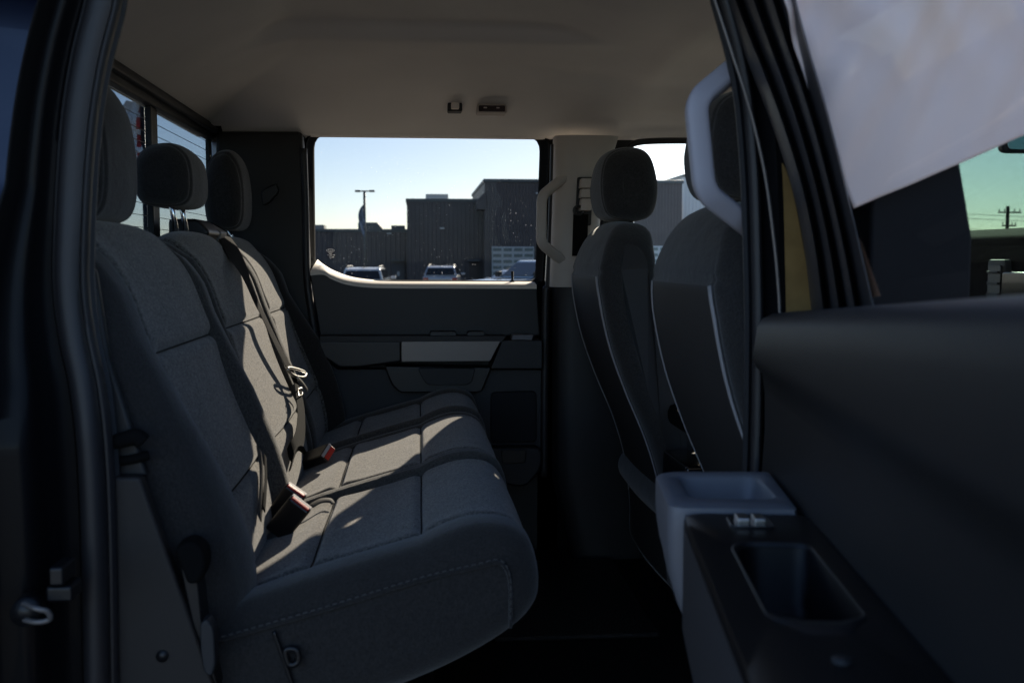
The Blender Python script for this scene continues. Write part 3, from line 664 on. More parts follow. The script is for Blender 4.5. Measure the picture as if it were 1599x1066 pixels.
# frame: header, sill, mullions
slab('window_header', rect(1.40, 3.26, zt_, .418), XR-.012, XR+.012, TRIMS, bw, .004, fn=fnx)
slab('header_trim', rect(1.40, 3.24, .384, .402), XR+.0125, XR+.03, TRIMD, bw, .004, fn=fnx)
slab('window_sill', rect(1.40, 3.26, -.02, zb_), XR-.012, XR+.012, BLACK, bw, .004, fn=fnx)
for a, b in ((1.40, 1.50), (2.04, 2.10), (2.54, 2.60), (3.225, 3.26)):
    slab('window_mullion', rect(a, b, zb_, zt_), XR-.010, XR+.003, TRIMS if b < 3 else BLACK, bw, .003, fn=fnx)
slab('pane_gasket', rect(2.528, 2.540, zb_, zt_), XR-.010, XR+.006, BLACK, bw, .003, fn=fnx)
slab('latch_post', rect(2.24, 2.252, zb_, .14), XR-.010, XR+.006, BLACK, bw, .003, fn=fnx)
for a, b in panes[1:]:
    for i in range(11):
        z = zb_+.02+i*.0285
        tube('defroster_line', [(XR-.004, a, z), (XR-.004, b, z)], .0009, BLACK, bw, n=4)
p = atX(317, 305, XR-.006)
slab('window_sticker', rect(p.y-.03, p.y+.03, p.z-.012, p.z+.012), XR-.0075, XR-.006, mat('green_sticker', (.02, .22, .14), .5), bw, fn=fnx)
ra = part('belt_anchor')
slab('anchor_cover', rpoly([(-.60, .045), (-.52, .045), (-.50, .065), (-.53, .098), (-.60, .098)], .012), 2.52, 2.66, BLACK, ra, .012)
slab('anchor_bracket', rpoly([(-.59, .045), (-.51, .045), (-.50, .07), (-.54, .094), (-.59, .094)], .006), 2.662, 2.74, GREY, ra, .006)
slab('back_wall', rect(1.38, 3.30, -1.0, -.022), XR-.03, XR, CARPET, cp, 0, fn=fnx)
box('corner_filler', (-.66, -.60), (3.22, 3.34), (.372, .47), MATT, cp, .002)
box('corner_filler', (-.42, -.352), (3.262, 3.33), (-.10, .47), MATT, cp, .002)
# carpeted filler strip behind the seat gap, floor
fl = part('cab_floor')
box('floor_carpet', (-.64, 1.95), (1.33, 3.36), (-1.02, -.95), CARPET, fl, .01)
box('floor_mat', (.18, .60), (2.45, 3.10), (-.95, -.935), mat('rubber_mat', (.008, .008, .008), .5, bump=(120, 1, .004)), fl, .01)
box('seat_riser', (-.55, .02), (1.50, 3.15), (-.95, -.70), CARPET, fl, .02)

# near quarter trim (brown panel below the C-pillar) with round plug and belt lever
qt = part('quarter_trim'); QB = mat('quarter_trim_plastic', (.016, .0125, .011), .6, bump=(400, .3, .0006), var=(3, .15))
slab('trim_panel', xz([(100, 742), (222, 742), (345, 1090), (345, 1120), (100, 1120)], 1.43), 1.42, 1.445, QB, qt, .006)
slab('trim_upper', xz([(90, 380), (150, 420), (172, 560), (232, 744), (90, 744)], 1.45), 1.446, 1.463, TRIMD, qt, .006)
c_ = at(253, 1024, 1.418); tube('trim_plug', [c_+Vector((0, -.001, 0)), c_+Vector((0, .004, 0))], .0085, BLACK, qt, n=20)
tube('release_lever', [at(150, 690, 1.44), at(185, 688, 1.43), at(212, 682, 1.43), at(224, 690, 1.43)], [.011, .011, .012, .012], MATT, qt, n=16, res=6)
tube('release_band', [at(150, 722, 1.45), at(200, 718, 1.44), at(232, 710, 1.45)], .007, MATT, qt, n=12, res=6)

# ---- near door opening, rear edge (C-pillar jamb) ------------------------------------
jamb = part('door_opening')
path_px = [(187, -60), (186, 0), (164, 90), (150, 170), (142, 250), (137, 340), (135, 440), (144, 520), (159, 590), (169, 660), (175, 740), (179, 850), (181, 960), (183, 1110)]
pathL = [at(a, b, 1.40) for a, b in path_px]
PL = catmull([tuple(p) for p in pathL], 8)
def loftpath(name, prof, m, parent, ends=False, P=PL, sgn=-1, smooth=True, ang=35):
    """prof = [(outward distance from the opening edge, Y)]; swept round the opening edge"""
    rings = [[] for _ in prof]
    N = len(P)
    for i in range(N):
        t = Vector(P[min(i+1, N-1)])-Vector(P[max(i-1, 0)]); t.y = 0; t.normalize(); n = Vector((t.z, 0, -t.x))
        if n.x*sgn < 0: n = -n
        p = Vector(P[i])
        for k, (d, Y) in enumerate(prof):
            if sgn < 0: Y = Y if Y >= 1.405 else 1.405-(1.405-Y)*float(np.interp(i/N, [0, .35, .7], [.35, .4, 1.0]))
            if name == 'body_side': Y = Y+max(0, p.z+.75)*.18-.012
            dd = d if d <= .0451 or sgn > 0 else .045+(d-.045)*float(np.interp(i/N, [0, .35, .7], [.30, .42, 1.2])); q = p+n*dd; rings[k].append((q.x, Y, q.z))
    o = ringloft(name, rings, m, parent, close=False)
    o.data.set_sharp_from_angle(angle=R(ang)); return o
loftpath('opening_trim', [(.05, 1.52), (.035, 1.50), (.001, 1.44), (-.001, 1.43), (.004, 1.425), (.012, 1.43), (.02, 1.44)], TRIMS, jamb)
def bulb(name, d0, Yc, rx, ry, m, n=14, **k):
    return loftpath(name, [(d0+rx*math.cos(a), Yc-ry*math.sin(a)) for a in np.linspace(0, 2*math.pi, n)], m, jamb, **k)
bulb('weatherstrip', .0245, 1.395, .0165, .020, RUB)
bulb('weatherstrip_lip', .0075, 1.415, .0065, .012, RUB)
bulb('weatherstrip_lip', .041, 1.41, .006, .008, RUB)
loftpath('painted_jamb', [(.045, 1.44), (.047, 1.405), (.056, 1.40), (.066, 1.392), (.070, 1.34), (.074, 1.322), (.085, 1.316), (.104, 1.318), (.112, 1.305), (.114, 1.23), (.118, 1.212), (.124, 1.208)], PAINTK, jamb, ang=60)
loftpath('body_side', [(.1235, 1.2085), (.130, 1.203), (.15, 1.199), (.20, 1.195), (.30, 1.19), (.8, 1.19)], PAINT, jamb, ang=60)
#loftpath('drip_moulding', [(.075, 1.315), (.079, 1.305), (.086, 1.305), (.090, 1.315)], RUB, jamb, P=PL[:44])
# striker and bumper on the jamb
stq = part('door_striker')
c_ = at(48, 955, 1.27)
tube('striker_plate', [c_+Vector((-.01, .03, 0)), c_+Vector((-.006, -.004, 0))], .017, BLACK, stq, n=24)
tube('striker_loop', [c_+Vector((-.01, 0, .012)), c_+Vector((.012, -.014, .009)), c_+Vector((.024, -.012, .004)), c_+Vector((.025, -.008, -.007)), c_+Vector((.010, -.008, -.010)), c_+Vector((-.01, 0, -.009))], .0036, SATIN, stq, n=10, res=6)
c_ = at(98, 922, 1.30)
box('jamb_bumper', (c_.x-.016, c_.x+.016), (1.285, 1.33), (c_.z-.010, c_.z+.010), BLACK, stq, .004)
box('jamb_bumper', (c_.x-.010, c_.x+.008), (1.28, 1.33), (c_.z+.012, c_.z+.036), BLACK, stq, .004)

# ---- near B-pillar ---------------------------------------------------------------------
nb = part('front_pillar_edge')
ppx = [(1095, -80), (1114, 0), (1136, 80), (1150, 150), (1157, 220), (1162, 300), (1165, 400), (1167, 500), (1166, 640), (1163, 760), (1160, 900)]
PR = catmull([tuple(at(a, b, 1.44)) for a, b in ppx], 8)
def lr(name, prof, m, **k): return loftpath(name, prof, m, nb, P=PR, sgn=1, **k)
lr('pillar_trim', [(.09, 1.62), (.055, 1.56), (.003, 1.465), (0, 1.452), (.004, 1.445), (.010, 1.45)], TRIMS)
lr('weatherstrip', [(.016+.008*math.cos(a), 1.442-.011*math.sin(a)) for a in np.linspace(0, 2*math.pi, 14)], RUB)
lr('pillar_jamb', [(.022, 1.455), (.026, 1.445), (.034, 1.435), (.036, 1.412), (.039, 1.408)], PAINTK, ang=60)
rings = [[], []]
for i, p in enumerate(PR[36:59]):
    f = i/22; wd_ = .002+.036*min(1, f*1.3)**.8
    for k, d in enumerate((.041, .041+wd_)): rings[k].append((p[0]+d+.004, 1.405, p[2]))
ringloft('sunlit_gap_strip', rings, SUNGAP, nb, close=False)  # added strip, coloured like the sun showing through the hinge gap
lr('pillar_jamb', [(.038, 1.412), (.16, 1.412)], PAINTK)
# bright bead that runs beside the seal
p3 = catmull([tuple(at(a, b, 1.405)) for a, b in [(1100, -40), (1116, 0), (1146, 92), (1162, 140), (1180, 205), (1196, 280), (1208, 370), (1214, 430), (1218, 500), (1219, 620)]], 8)
tube('seal_bead', p3, .0026, SATIN, nb, n=8)
gh2, _ = grab([(1200, 66, .10), (1158, 98, .02), (1086, 158, -.01), (1100, 300, -.01), (1160, 346, .02), (1205, 378, .08)], 1.47, .0175, GRAB, up=(1, 0, .2))

# ---- open near rear door ------------------------------------------------------------------
od = part('open_rear_door')
H = Vector((.475, 1.42, 0)); E = Vector((-.158, -.987, 0)).normalized(); NI = Vector((-.987, .158, 0)).normalized()
def D(s, d, z): return H+E*s+NI*d+Vector((0, 0, z))
def belt_z(s): return -.074+.066*s
ss = np.concatenate([np.linspace(0, .12, 14), np.linspace(.14, 1.25, 50)])
rings = []
prof = []      # (d, z offset below belt or absolute)
def dface(s, z):
    """inward bulge of the trim face at height z (below belt)"""
    return 0
rows = []
for s in ss:
    bz = float(belt_z(s)); er = -.030*(1-min(1, s/.035))**2 if s < .035 else 0
    row = [(-.165, bz-.012), (-.125, bz-.003), (-.10, bz+.001), (-.055, bz), (-.022, bz-.004), (-.008, bz-.011), (-.001, bz-.024), (.002, bz-.05), (.004, -.135 if bz < -.06 else -.13), (.000, -.150), (-.010, -.160), (-.014, -.19), (-.015, -.24), (-.012, -.30), (-.005, -.40), (.0, -.50), (.005, -.62), (.0, -.75), (-.03, -.80)]
    rows.append([D(s, d+er, z) for d, z in row])
dp = ringloft('door_panel', rows, DOORP, od, close=False); dp.data.set_sharp_from_angle(angle=R(60))
# front end cap of the door (jamb face at the hinge)
slab('door_end', [(d, z) for d, z in ((-.165, -.09), (-.02, -.085), (-.022, -.79), (-.165, -.79))], .0, -.006, PAINTK, od, .002, fn=lambda u, v, w_: tuple(D(-w_+.006, u, v)))
slab('door_skin', [(0, -.09), (1.25, -.04), (1.25, -.85), (0, -.85)], -.172, -.164, PAINT, od, 0, fn=lambda u, v, w_: tuple(D(u, w_, v)))
# armrest and pull cup
def dbox(name, s0, s1, d0, d1, z0, z1, m, b=.006, taper=0):
    V = [D(s, d, z) for s in (s0, s1) for d in (d0, d1) for z in (z0, z1)]
    me = mesh(name, V, [(0, 1, 3, 2), (4, 6, 7, 5), (0, 4, 5, 1), (2, 3, 7, 6), (0, 2, 6, 4), (1, 5, 7, 3)]); fixn(me)
    return bev(link(name, me, m, od), b, 3)
def tray(name, out, inn, zt, zb, depth, m, bott):
    """open tray: out/in outlines in (s,d), outer wall curving to bott outline"""
    n = 120; c = tuple(np.mean(np.array(loopres(inn, 100)), 0)); A = polar(out, c, n); B = polar(inn, c, n); Bt = polar(bott, c, n)
    rs = []
    for f in np.linspace(0, 1, 8): rs.append([D(a[0]*(1-f**3)+b[0]*f**3, a[1]*(1-f**3)+b[1]*f**3, zb*f+(zt-.008)*(1-f)) for a, b in zip(A, Bt)][::1])
    rs = rs[::-1]
    rs.append([D(a[0]*.97+b[0]*.03, a[1]*.97+b[1]*.03, zt-.002) for a, b in zip(A, B)])
    rs.append([D(a[0]*.8+b[0]*.2, a[1]*.8+b[1]*.2, zt) for a, b in zip(A, B)])
    rs.append([D(a[0]*.15+b[0]*.85, a[1]*.15+b[1]*.85, zt) for a, b in zip(A, B)])
    rs.append([D(b[0], b[1], zt-.004) for b in B])
    k = [(np.array(c)*.12+b*.88) for b in B]
    rs.append([D(q[0], q[1], zt-depth) for q in k]); rs.append([D(c[0], c[1], zt-depth-.002)]*n)
    o = ringloft(name, rs, m, od, smooth=True); o.data.set_sharp_from_angle(angle=R(50)); return o
tray('pull_cup', rpoly([(.10, -.01), (.312, -.005), (.312, .142), (.135, .146), (.11, .13)], [.0, .0, .02, .03, .03]),
     rpoly([(.135, .015), (.262, .012), (.262, .112), (.148, .116)], .018), -.284, -.455, .05, TRIMG,
     rpoly([(.16, -.01), (.312, -.005), (.312, .11), (.20, .10)], .02))
ARM_S = mat('armrest_side', (.035, .033, .035), .6, bump=(500, .3, .0006))
arm_o = rpoly([(.314, -.012), (1.04, -.012), (1.04, .128), (.33, .128), (.314, .118)], .012)
arm_i = rpoly([(.45, .014), (.66, .014), (.66, .090), (.47, .090), (.45, .076)], .014)
def arm():
    n = 160; c = (.57, .05); A = polar(arm_o, c, n); B = polar(arm_i, c, n); rs = [[D(a[0], a[1]-(.03 if a[1] > .1 else 0), -.56) for a in A], [D(a[0], a[1], -.42) for a in A], [D(a[0], a[1], -.300) for a in A]]
    o = ringloft('armrest_body', rs, ARM_S, od); o.data.set_sharp_from_angle(angle=R(50))
    M = lambda f: [(a[0]*(1-f)+b[0]*f, a[1]*(1-f)+b[1]*f) for a, b in zip(A, B)]
    k = [((b[0]-c[0])*.9+c[0], (b[1]-c[1])*.9+c[1]) for b in B]; k2 = [((b[0]-c[0])*.8+c[0], (b[1]-c[1])*.8+c[1]) for b in B]
    rs = [[D(a[0], a[1], -.302) for a in A], [D(q[0], q[1], -.293) for q in M(.01)], [D(q[0], q[1], -.289) for q in M(.06)], [D(q[0], q[1], -.2885) for q in M(.9)], [D(q[0], q[1], -.291) for q in M(1)],
          [D(q[0], q[1], -.345) for q in k], [D(q[0], q[1], -.355) for q in k2], [D(c[0], c[1], -.356)]*n]
    o = ringloft('armrest_top', rs, GLBLK2, od); o.data.set_sharp_from_angle(angle=R(60))
    rs = [[D(q[0], q[1], z) for q in M(f)] for f, z in ((.90, -.2885), (.93, -.2865), (.97, -.2870), (.99, -.291))]
    ringloft('grip_lip', rs, BLACK, od)
GLBLK2 = mat('satin_black_plastic', (.004, .004, .005), .4, bump=(600, .2, .0004), spec=.22)
arm()
slab('switch_plate', rpoly([(.345, .035), (.385, .035), (.385, .082), (.345, .082)], .004), -.291, -.286, GLBLK, od, .001, fn=lambda u, v, w_: tuple(D(u, v, w_)))
dbox('window_switch', .352, .378, .043, .056, -.287, -.280, METAL, .002)
dbox('window_switch', .352, .378, .060, .074, -.287, -.280, METAL, .002)
for q in (.75, .95): tube('screw_cover', [D(q, .055, -.292), D(q, .055, -.2865)], .008, TRIMD, od, n=20)
tube('armrest_edge_highlight', [D(s, .1225, -.2935) for s in np.linspace(.32, 1.04, 12)], .0022, SATIN, od, n=8)  # satin line added in place of the highlight along the armrest edge
#tube('armrest_fairing', [D(.47, .004, -.25), D(.52, .012, -.262), D(.60, .02, -.28), D(.75, .03, -.31)], [.012, .02, .026, .03], TRIMS, od, n=16, res=8)
# window frame of the open door: slanted plane leaning to the cab
lean = .26
def DW(px, py, off):
    """pixel ray on the door's leaning window plane"""
    p0 = D(0, off, -.07); n = (NI-Vector((0, 0, 1))*lean).normalized(); d = ray(px, py); return d*(p0.dot(n)/d.dot(n))
e0 = [(1098, -90), (1122, -10), (1150, 60), (1182, 135), (1212, 215), (1238, 300), (1256, 390), (1268, 500)]
e5 = [(1222, -90), (1243, 0), (1262, 70), (1286, 150), (1306, 225), (1326, 310), (1345, 390), (1368, 490)]
def mixp(f): return [((1-f)*a[0]+f*b[0], (1-f)*a[1]+f*b[1]) for a, b in zip(e0, e5)]
cols = []
prof = [(0, -.11), (0, -.085), (.015, -.078), (.10, -.073), (.19, -.074), (.22, -.083), (.24, -.098), (.28, -.10), (.31, -.088), (.36, -.084), (.44, -.085), (.47, -.095), (.50, -.108), (.55, -.108), (.58, -.096), (.63, -.092), (.69, -.094), (.72, -.108), (.76, -.115), (.80, -.106), (.97, -.106), (1.0, -.112), (1.0, -.13)]
rings = [catmull([tuple(DW(a, b, off)) for a, b in mixp(f)], 8) for f, off in prof]
fr = ringloft('window_frame', [[tuple(p) for p in r] for r in rings], mat('door_frame_trim', (.040, .037, .040), .45, bump=(300, .15, .0005)), od, close=False); fr.data.set_sharp_from_angle(angle=R(50))
# pane
gp = [DW(a, b, -.120) for a, b in ((1215, -80), (1240, 0), (1300, 250), (1350, 480), (1500, 520), (1760, 520), (1760, -120), (1400, -120))]
me = mesh('window_glass', [tuple(p) for p in gp], [tuple(range(len(gp)))]); link('window_glass', me, GDR, od).modifiers.new('thickness', 'SOLIDIFY').thickness = .004
# tan strip whose colour stands in for sunlight seen past the frame
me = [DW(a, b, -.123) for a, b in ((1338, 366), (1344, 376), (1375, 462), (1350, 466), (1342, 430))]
o = mesh('sunlit_gap_strip', [tuple(p) for p in me], [tuple(range(len(me)))]); link('sunlit_gap_strip', o, SUNGAPT, od)

# ---- front of the cab -----------------------------------------------------------------------
dash = part('dashboard')
DZ = at(1560, 358, 2.75).z
slab('dash_top', [(1.50, DZ-.028), (1.56, DZ-.003), (1.66, DZ), (1.83, DZ-.03), (1.83, -.9), (1.60, -.9), (1.52, -.3)], 1.52, 3.22, MATT, dash, .02, seg=3)
slab('dash_face', [(1.47, DZ-.085), (1.50, DZ-.048), (1.53, DZ-.05), (1.53, -.35), (1.49, -.35)], 1.53, 3.21, MATT, dash, .008)
for y0, y1 in ((1.66, 1.75), (2.18, 2.26), (2.42, 2.50)):
    slab('vent_bezel', rpoly(rect(y0, y1, -.20, .0), .012), 1.455, 1.48, TRIMD, dash, .004, fn=fnx)
    slab('vent_hole', rpoly(rect(y0+.012, y1-.012, -.185, -.014), .008), 1.450, 1.457, BLACK, dash, .001, fn=fnx)
    for i in range(6): slab('vent_slat', rect(y0+.014, y1-.014, -.175+i*.028, -.169+i*.028), 1.444, 1.456, TRIMD, dash, .001, fn=fnx)
slab('display_screen', rpoly(rect(2.27, 2.41, -.25, -.03), .01), 1.44, 1.46, GLBLK, dash, .004, fn=fnx)
rm = part('rear_view_mirror'); p = at(1606, 219, 2.14)
slab('mirror_shell', rpoly([(p.x-.060, p.z-.027), (p.x+.12, p.z-.027), (p.x+.13, p.z+.033), (p.x-.046, p.z+.033)], .02), 2.14, 2.17, BLACK, rm, .01)
slab('mirror_glass', rpoly([(p.x-.053, p.z-.021), (p.x+.115, p.z-.021), (p.x+.123, p.z+.027), (p.x-.041, p.z+.027)], .018), 2.136, 2.142, mat('mirror_glass', (.35, .42, .42), .05, metal=1), rm, .001)
tube('mirror_stem', [(p.x+.05, 2.16, p.z), (p.x+.04, 2.16, .40)], .012, BLACK, rm)
# windscreen and A pillars
ws = part('windshield')
V = [(1.84, 1.46, .0), (1.84, 3.28, .0), (1.27, 3.18, .50), (1.27, 1.56, .50)]
link('window_glass', mesh('window_glass', V, [(0, 1, 2, 3)]), GWS, ws).modifiers.new('thickness', 'SOLIDIFY').thickness = .005
tube('pillar_cover', [(1.80, 3.26, -.02), (1.52, 3.22, .25), (1.24, 3.18, .50)], .055, TRIMD, ws, n=12, res=4)
tube('pillar_cover', [(1.80, 1.48, -.02), (1.52, 1.50, .25), (1.24, 1.56, .50)], .045, TRIMD, ws, n=12, res=4)
slab('windshield_header', rect(1.45, 3.28, .47, .60), 1.20, 1.30, HEAD, ws, .01, fn=fnx)
tri = xz([(940, 205), (1025, 205), (1015, 219), (995, 221), (980, 230), (972, 243), (966, 262), (958, 470), (940, 470)], 3.27)
# far front door: low panel, frame, glass, dark quarter ahead of it
ffd = part('front_door')
slab('door_panel', rpoly([(.66, -.075), (1.95, -.075), (1.95, -.9), (.66, -.9)], .01), 3.20, 3.30, DOORP, ffd, .01)
XA0, XA1 = at(1335, 400, 3.22).x, at(1517, 360, 3.22).x
slab('window_seal', tri, 3.265, 3.30, BLACK, ffd, .003)
slab('window_corner', [(XA0, -.074), (XA1+.03, -.074), (XA1-.02, .10), (XA1-.075, .22), (XA1-.25, .40), (XA0-.12, .40)], 3.205, 3.29, mat('corner_cover', (.014, .014, .017), .5), ffd, .01)
slab('window_glass', [(.60, -.09), (XA0+.05, -.09), (XA0-.1, .42), (.60, .42)], 3.31, 3.314, GFR, ffd)
# near front door below belt, with its glass
nfd = part('front_door')
slab('door_panel', rpoly([(.72, -.10), (2.0, -.10), (2.0, -.95), (.72, -.95)], .01), 1.24, 1.38, PAINT, nfd, .01)
slab('belt_moulding', [(.72, -.098), (2.0, -.098), (2.0, -.078), (.72, -.078)], 1.25, 1.37, BLACK, nfd, .004)
slab('window_glass', [(.72, -.09), (1.85, -.09), (1.45, .44), (.72, .44)], 1.33, 1.334, GFR, nfd)
hv = part('roof_shell')
box('roof_skin', (-.72, 1.45), (1.30, 3.42), (.62, .66), PAINT, hv, .02)
box('side_rail', (-.72, 1.45), (3.36, 3.42), (.475, .618), PAINT, hv, .01)
box('side_rail', (-.72, 1.45), (1.28, 1.40), (.43, .618), PAINT, hv, .01)
box('rear_rail', (-.72, -.672), (1.30, 3.42), (.395, .618), PAINT, hv, .01)
box('quarter_panel', (-.662, -.345), (3.345, 3.42), (-1.0, .383), PAINT, hv, .01)
box('door_outer_skin', (-.398, 2.0), (3.36, 3.42), (-1.0, -.082), PAINT, hv, .01)
box('centre_pillar_skin', (.42, .66), (3.345, 3.42), (-.08, .383), PAINT, hv, .004)
box('rear_skin', (-.72, -.672), (1.25, 3.34), (-1.0, .02), PAINT, hv, .004)
slab('pillar_skin', [(.575, -1.0), (at(1519, 400, 1.26).x, -1.0), (at(1519, 400, 1.26).x, at(1519, 372, 1.26).z), (at(1500, 250, 1.26).x, at(1500, 250, 1.26).z), (at(1485, 150, 1.26).x, .20), (.62, .428), (.575, .428)], 1.26, 1.375, mat('pillar_applique', (.006, .006, .008), .6, spec=.12), hv, .006)
slab('floor_pan', [(-.72, -1.06), (2.2, -1.06), (2.2, -1.03), (-.72, -1.03)], 1.28, 3.42, PAINTK, hv, 0)
slab('bonnet', [(1.86, -.14), (2.5, -.17), (3.3, -.26), (3.4, -.4), (3.4, -1.0), (1.86, -1.0)], 1.3, 3.4, PAINT, hv, .04)
# wheels and rocker so that the truck stands on the ground
box('rocker_panel', (-.5, 2.0), (1.22, 1.30), (-1.25, -1.04), PAINTK, hv, .02)
def wheel(x, y, parent, r=.42, wd=.28, z=None):
    t = parent; zc = GZ+r if z is None else z
    prof = [(.24, -wd/2), (r-.03, -wd/2), (r, -wd/2+.03), (r, wd/2-.03), (r-.03, wd/2), (.24, wd/2), (.24, -wd/2)]
    n = 40; rings = [[(x+math.cos(a)*q, y+h, zc+math.sin(a)*q) for a in np.linspace(0, 2*math.pi, n, endpoint=False)] for q, h in prof]
    o = ringloft('tyre', rings, mat('tyre_rubber', (.02, .02, .02), .8, bump=(60, .4, .004)), t); o.data.set_sharp_from_angle(angle=R(40))
    rings = [[(x+math.cos(a)*q, y+h, zc+math.sin(a)*q) for a in np.linspace(0, 2*math.pi, n, endpoint=False)] for q, h in [(.24, -wd/2+.01), (.20, -wd/2+.05), (.06, -wd/2+.03), (.0, -wd/2+.03), (0, wd/2-.03), (.24, wd/2-.01), (.24, -wd/2+.01)]]
    ringloft('rim', rings, METAL, t)
for x in (-1.35, 2.75):
    for y in (1.48, 3.22): wheel(x, y, part('wheel'))
slab('cargo_bed', [(-.74, -.22), (-.74, -1.1), (-2.6, -1.1), (-2.6, -.22)], 1.3, 3.4, PAINT, hv, .03)

# ================================================================== white sheet outside the front door
def sheet():
    Yc = 1.225; top = .70
    nU, nV = 120, 120; V = []
    for i in range(nU):
        u = i/(nU-1)
        for j in range(nV):
            v = j/(nV-1)
            x0, x1 = at(1262, 60, Yc).x-.03, 1.12
            x = x0+(x1-x0)*u
            xl = at(1335, 325, Yc); zlow = xl.z+.42*(x-xl.x)
            zlow = zlow if x > xl.x else xl.z+.0
            z = zlow+(top-zlow)*v
            # left border slants: narrower towards the hem
            lx = np.interp(z, [xl.z, .40], [xl.x, at(1244, 0, Yc).x-.04]); x = lx+(x1-lx)*u
            zz = (xl.z+.42*(x-xl.x)); z = zz+(top-zz)*v
            wv = .012*math.sin(24*x+7*z+2*math.sin(9*z))+.009*math.sin(37*x-19*z+1)+.007*math.sin(64*x+25*z+1.5*math.sin(21*z))+.007*math.sin(13*z-30*x*z)+.0035*math.sin(120*x-60*z)
            wv *= min(1, .2+v*1.6); y = Yc+wv
            if z > .668:
                y = Yc+wv+(z-.668)*2.0; z = .668+(z-.668)*.25
            V.append((x, y, z))
    F = [(i*nV+j, (i+1)*nV+j, (i+1)*nV+j+1, i*nV+j+1) for i in range(nU-1) for j in range(nV-1)]
    me = mesh('cloth_sheet', V, F)
    m = bpy.data.materials.new('white_cloth'); m.use_nodes = True; n = m.node_tree.nodes; l = m.node_tree.links
    b = n['Principled BSDF']; b.inputs['Base Color'].default_value = (.95, .80, .75, 1); b.inputs['Roughness'].default_value = .9
    tr = n.new('ShaderNodeBsdfTranslucent'); tr.inputs[0].default_value = (.95, .78, .74, 1)
    mx = n.new('ShaderNodeMixShader'); mx.inputs[0].default_value = .35; l.new(b.outputs[0], mx.inputs[1]); l.new(tr.outputs[0], mx.inputs[2]); l.new(mx.outputs[0], n['Material Output'].inputs[0])
    o = link('cloth_sheet', me, m, None, True); so_ = o.modifiers.new('thickness', 'SOLIDIFY'); so_.thickness = .0012
    tag(o, 'white wrinkled cloth sheet hanging outside over the front side window', 'sheet')
sheet()

# ================================================================== outside
gm = mat('lot_asphalt', (.10, .097, .094), .9, bump=(3, .3, .01), var=(.4, .2))
V = [(-1500, -600, GZ), (1500, -600, GZ), (1500, 2200, GZ), (-1500, 2200, GZ)]
tag(link('ground', mesh('ground', V, [(0, 1, 2, 3)]), gm), kind='structure')

SID = mat('charcoal_siding', (.115, .096, .090), .55, var=(.8, .10), bump=(30, .2, .01))
SID2 = mat('dark_siding', (.088, .074, .072), .55, var=(.8, .10), bump=(30, .2, .01))
COPE = mat('roof_coping', (.10, .11, .11), .5)
ROLLW = mat('roll_door_white', (.55, .56, .55), .6)
def facade(name, x0, x1, Y, zt, m, parent, pitch=.30, dep=.035, back=12):
    """ribbed sheet-metal wall standing on the ground"""
    n = max(2, int((x1-x0)/pitch)); P = []
    for i in range(n):
        a = x0+(x1-x0)*i/n; w_ = (x1-x0)/n
        P += [(a, Y), (a+w_*.62, Y), (a+w_*.70, Y-dep), (a+w_*.92, Y-dep)]
    P += [(x1, Y), (x1, Y+back), (x0, Y+back)]
    V = [(x, y, GZ) for x, y in P]+[(x, y, zt) for x, y in P]; k = len(P)
    F = [(i, (i+1) % k, k+(i+1) % k, k+i) for i in range(k)]+[tuple(range(k, 2*k))]
    me = mesh(name, V, F); fixn(me); return link(name, me, m, parent)
def building(name, label, px0, px1, ptop, Y, m, pitch=.3, back=12, cat='building'):
    a, b = at(px0, 400, Y), at(px1, 400, Y); zt = at(px0, ptop, Y).z
    t = empty(name, (0, 0, 0)); tag(t, label, cat)
    facade('wall', a.x, b.x, Y, zt, m, t, pitch, back=back)
    box('coping', (a.x-.08, b.x+.08), (Y-.12, Y+back+.1), (zt+.002, zt+.22), COPE, t, .02)
    return t, a.x, b.x, zt
b1, x0, x1, zt = building('low_building', 'long low charcoal ribbed metal building on the left behind the parked cars', 380, 641, 362, 74, SID, .34)
def rbox(parent, name, pa, pb, Y, m, dep=1.2, b=.03):
    A, B = at(*pa, Y), at(*pb, Y); return box(name, (min(A.x, B.x), max(A.x, B.x)), (Y, Y+dep), (min(A.z, B.z), max(A.z, B.z)), m, parent, b)
p0, p1 = at(573, 364, 78), at(594, 348, 78)
slab('roof_hood', [(p0.x-.6, p0.z), (p0.x-.6, p1.z), (p1.x-.2, p1.z), (p1.x+.5, p0.z)], 77, 79, COPE, b1, .04)
rbox(b1, 'roof_box', (486, 366), (506, 351), 79, mat('roof_box_grey', (.30, .30, .29), .6, var=(2, .1)), 2)
rbox(b1, 'roof_box', (611, 366), (632, 352), 79, COPE, 2)
rbox(b1, 'wall_light', (604, 365.5), (611, 363.5), 73.7, ROLLW, .25, .01)
rbox(b1, 'door_canopy', (610, 407.5), (632, 405), 73.0, COPE, .9, .02)
dA = rbox(b1, 'entry_door', (612, 445), (632, 409), 73.85, mat('entry_door_grey', (.09, .085, .085), .5), .1, .01)
rbox(b1, 'door_notice', (620, 431), (624, 424), 73.80, ROLLW, .04, .005)
rbox(b1, 'downpipe', (636.5, 450), (638, 366), 73.8, COPE, .12, .02)
b2, x0, x1, zt = building('middle_building', 'mid height dark metal building carrying a pale rooftop air unit', 636, 760, 315, 72, SID2, .28)
rbox(b2, 'roof_unit', (665, 314), (700, 303), 78, mat('beige_unit', (.88, .82, .72), .6, var=(1, .08)), 3, .05)
rbox(b2, 'roof_cap', (643.5, 316), (655, 313), 73, COPE, .8, .02)
rbox(b2, 'wall_light', (687, 357.5), (694, 355), 71.7, ROLLW, .25, .01)
rbox(b2, 'door_canopy', (731, 408), (749, 405.5), 71.0, COPE, .9, .02)
rbox(b2, 'entry_door', (733, 450), (748, 410), 71.85, mat('entry_door_brown', (.06, .04, .032), .5), .1, .01)
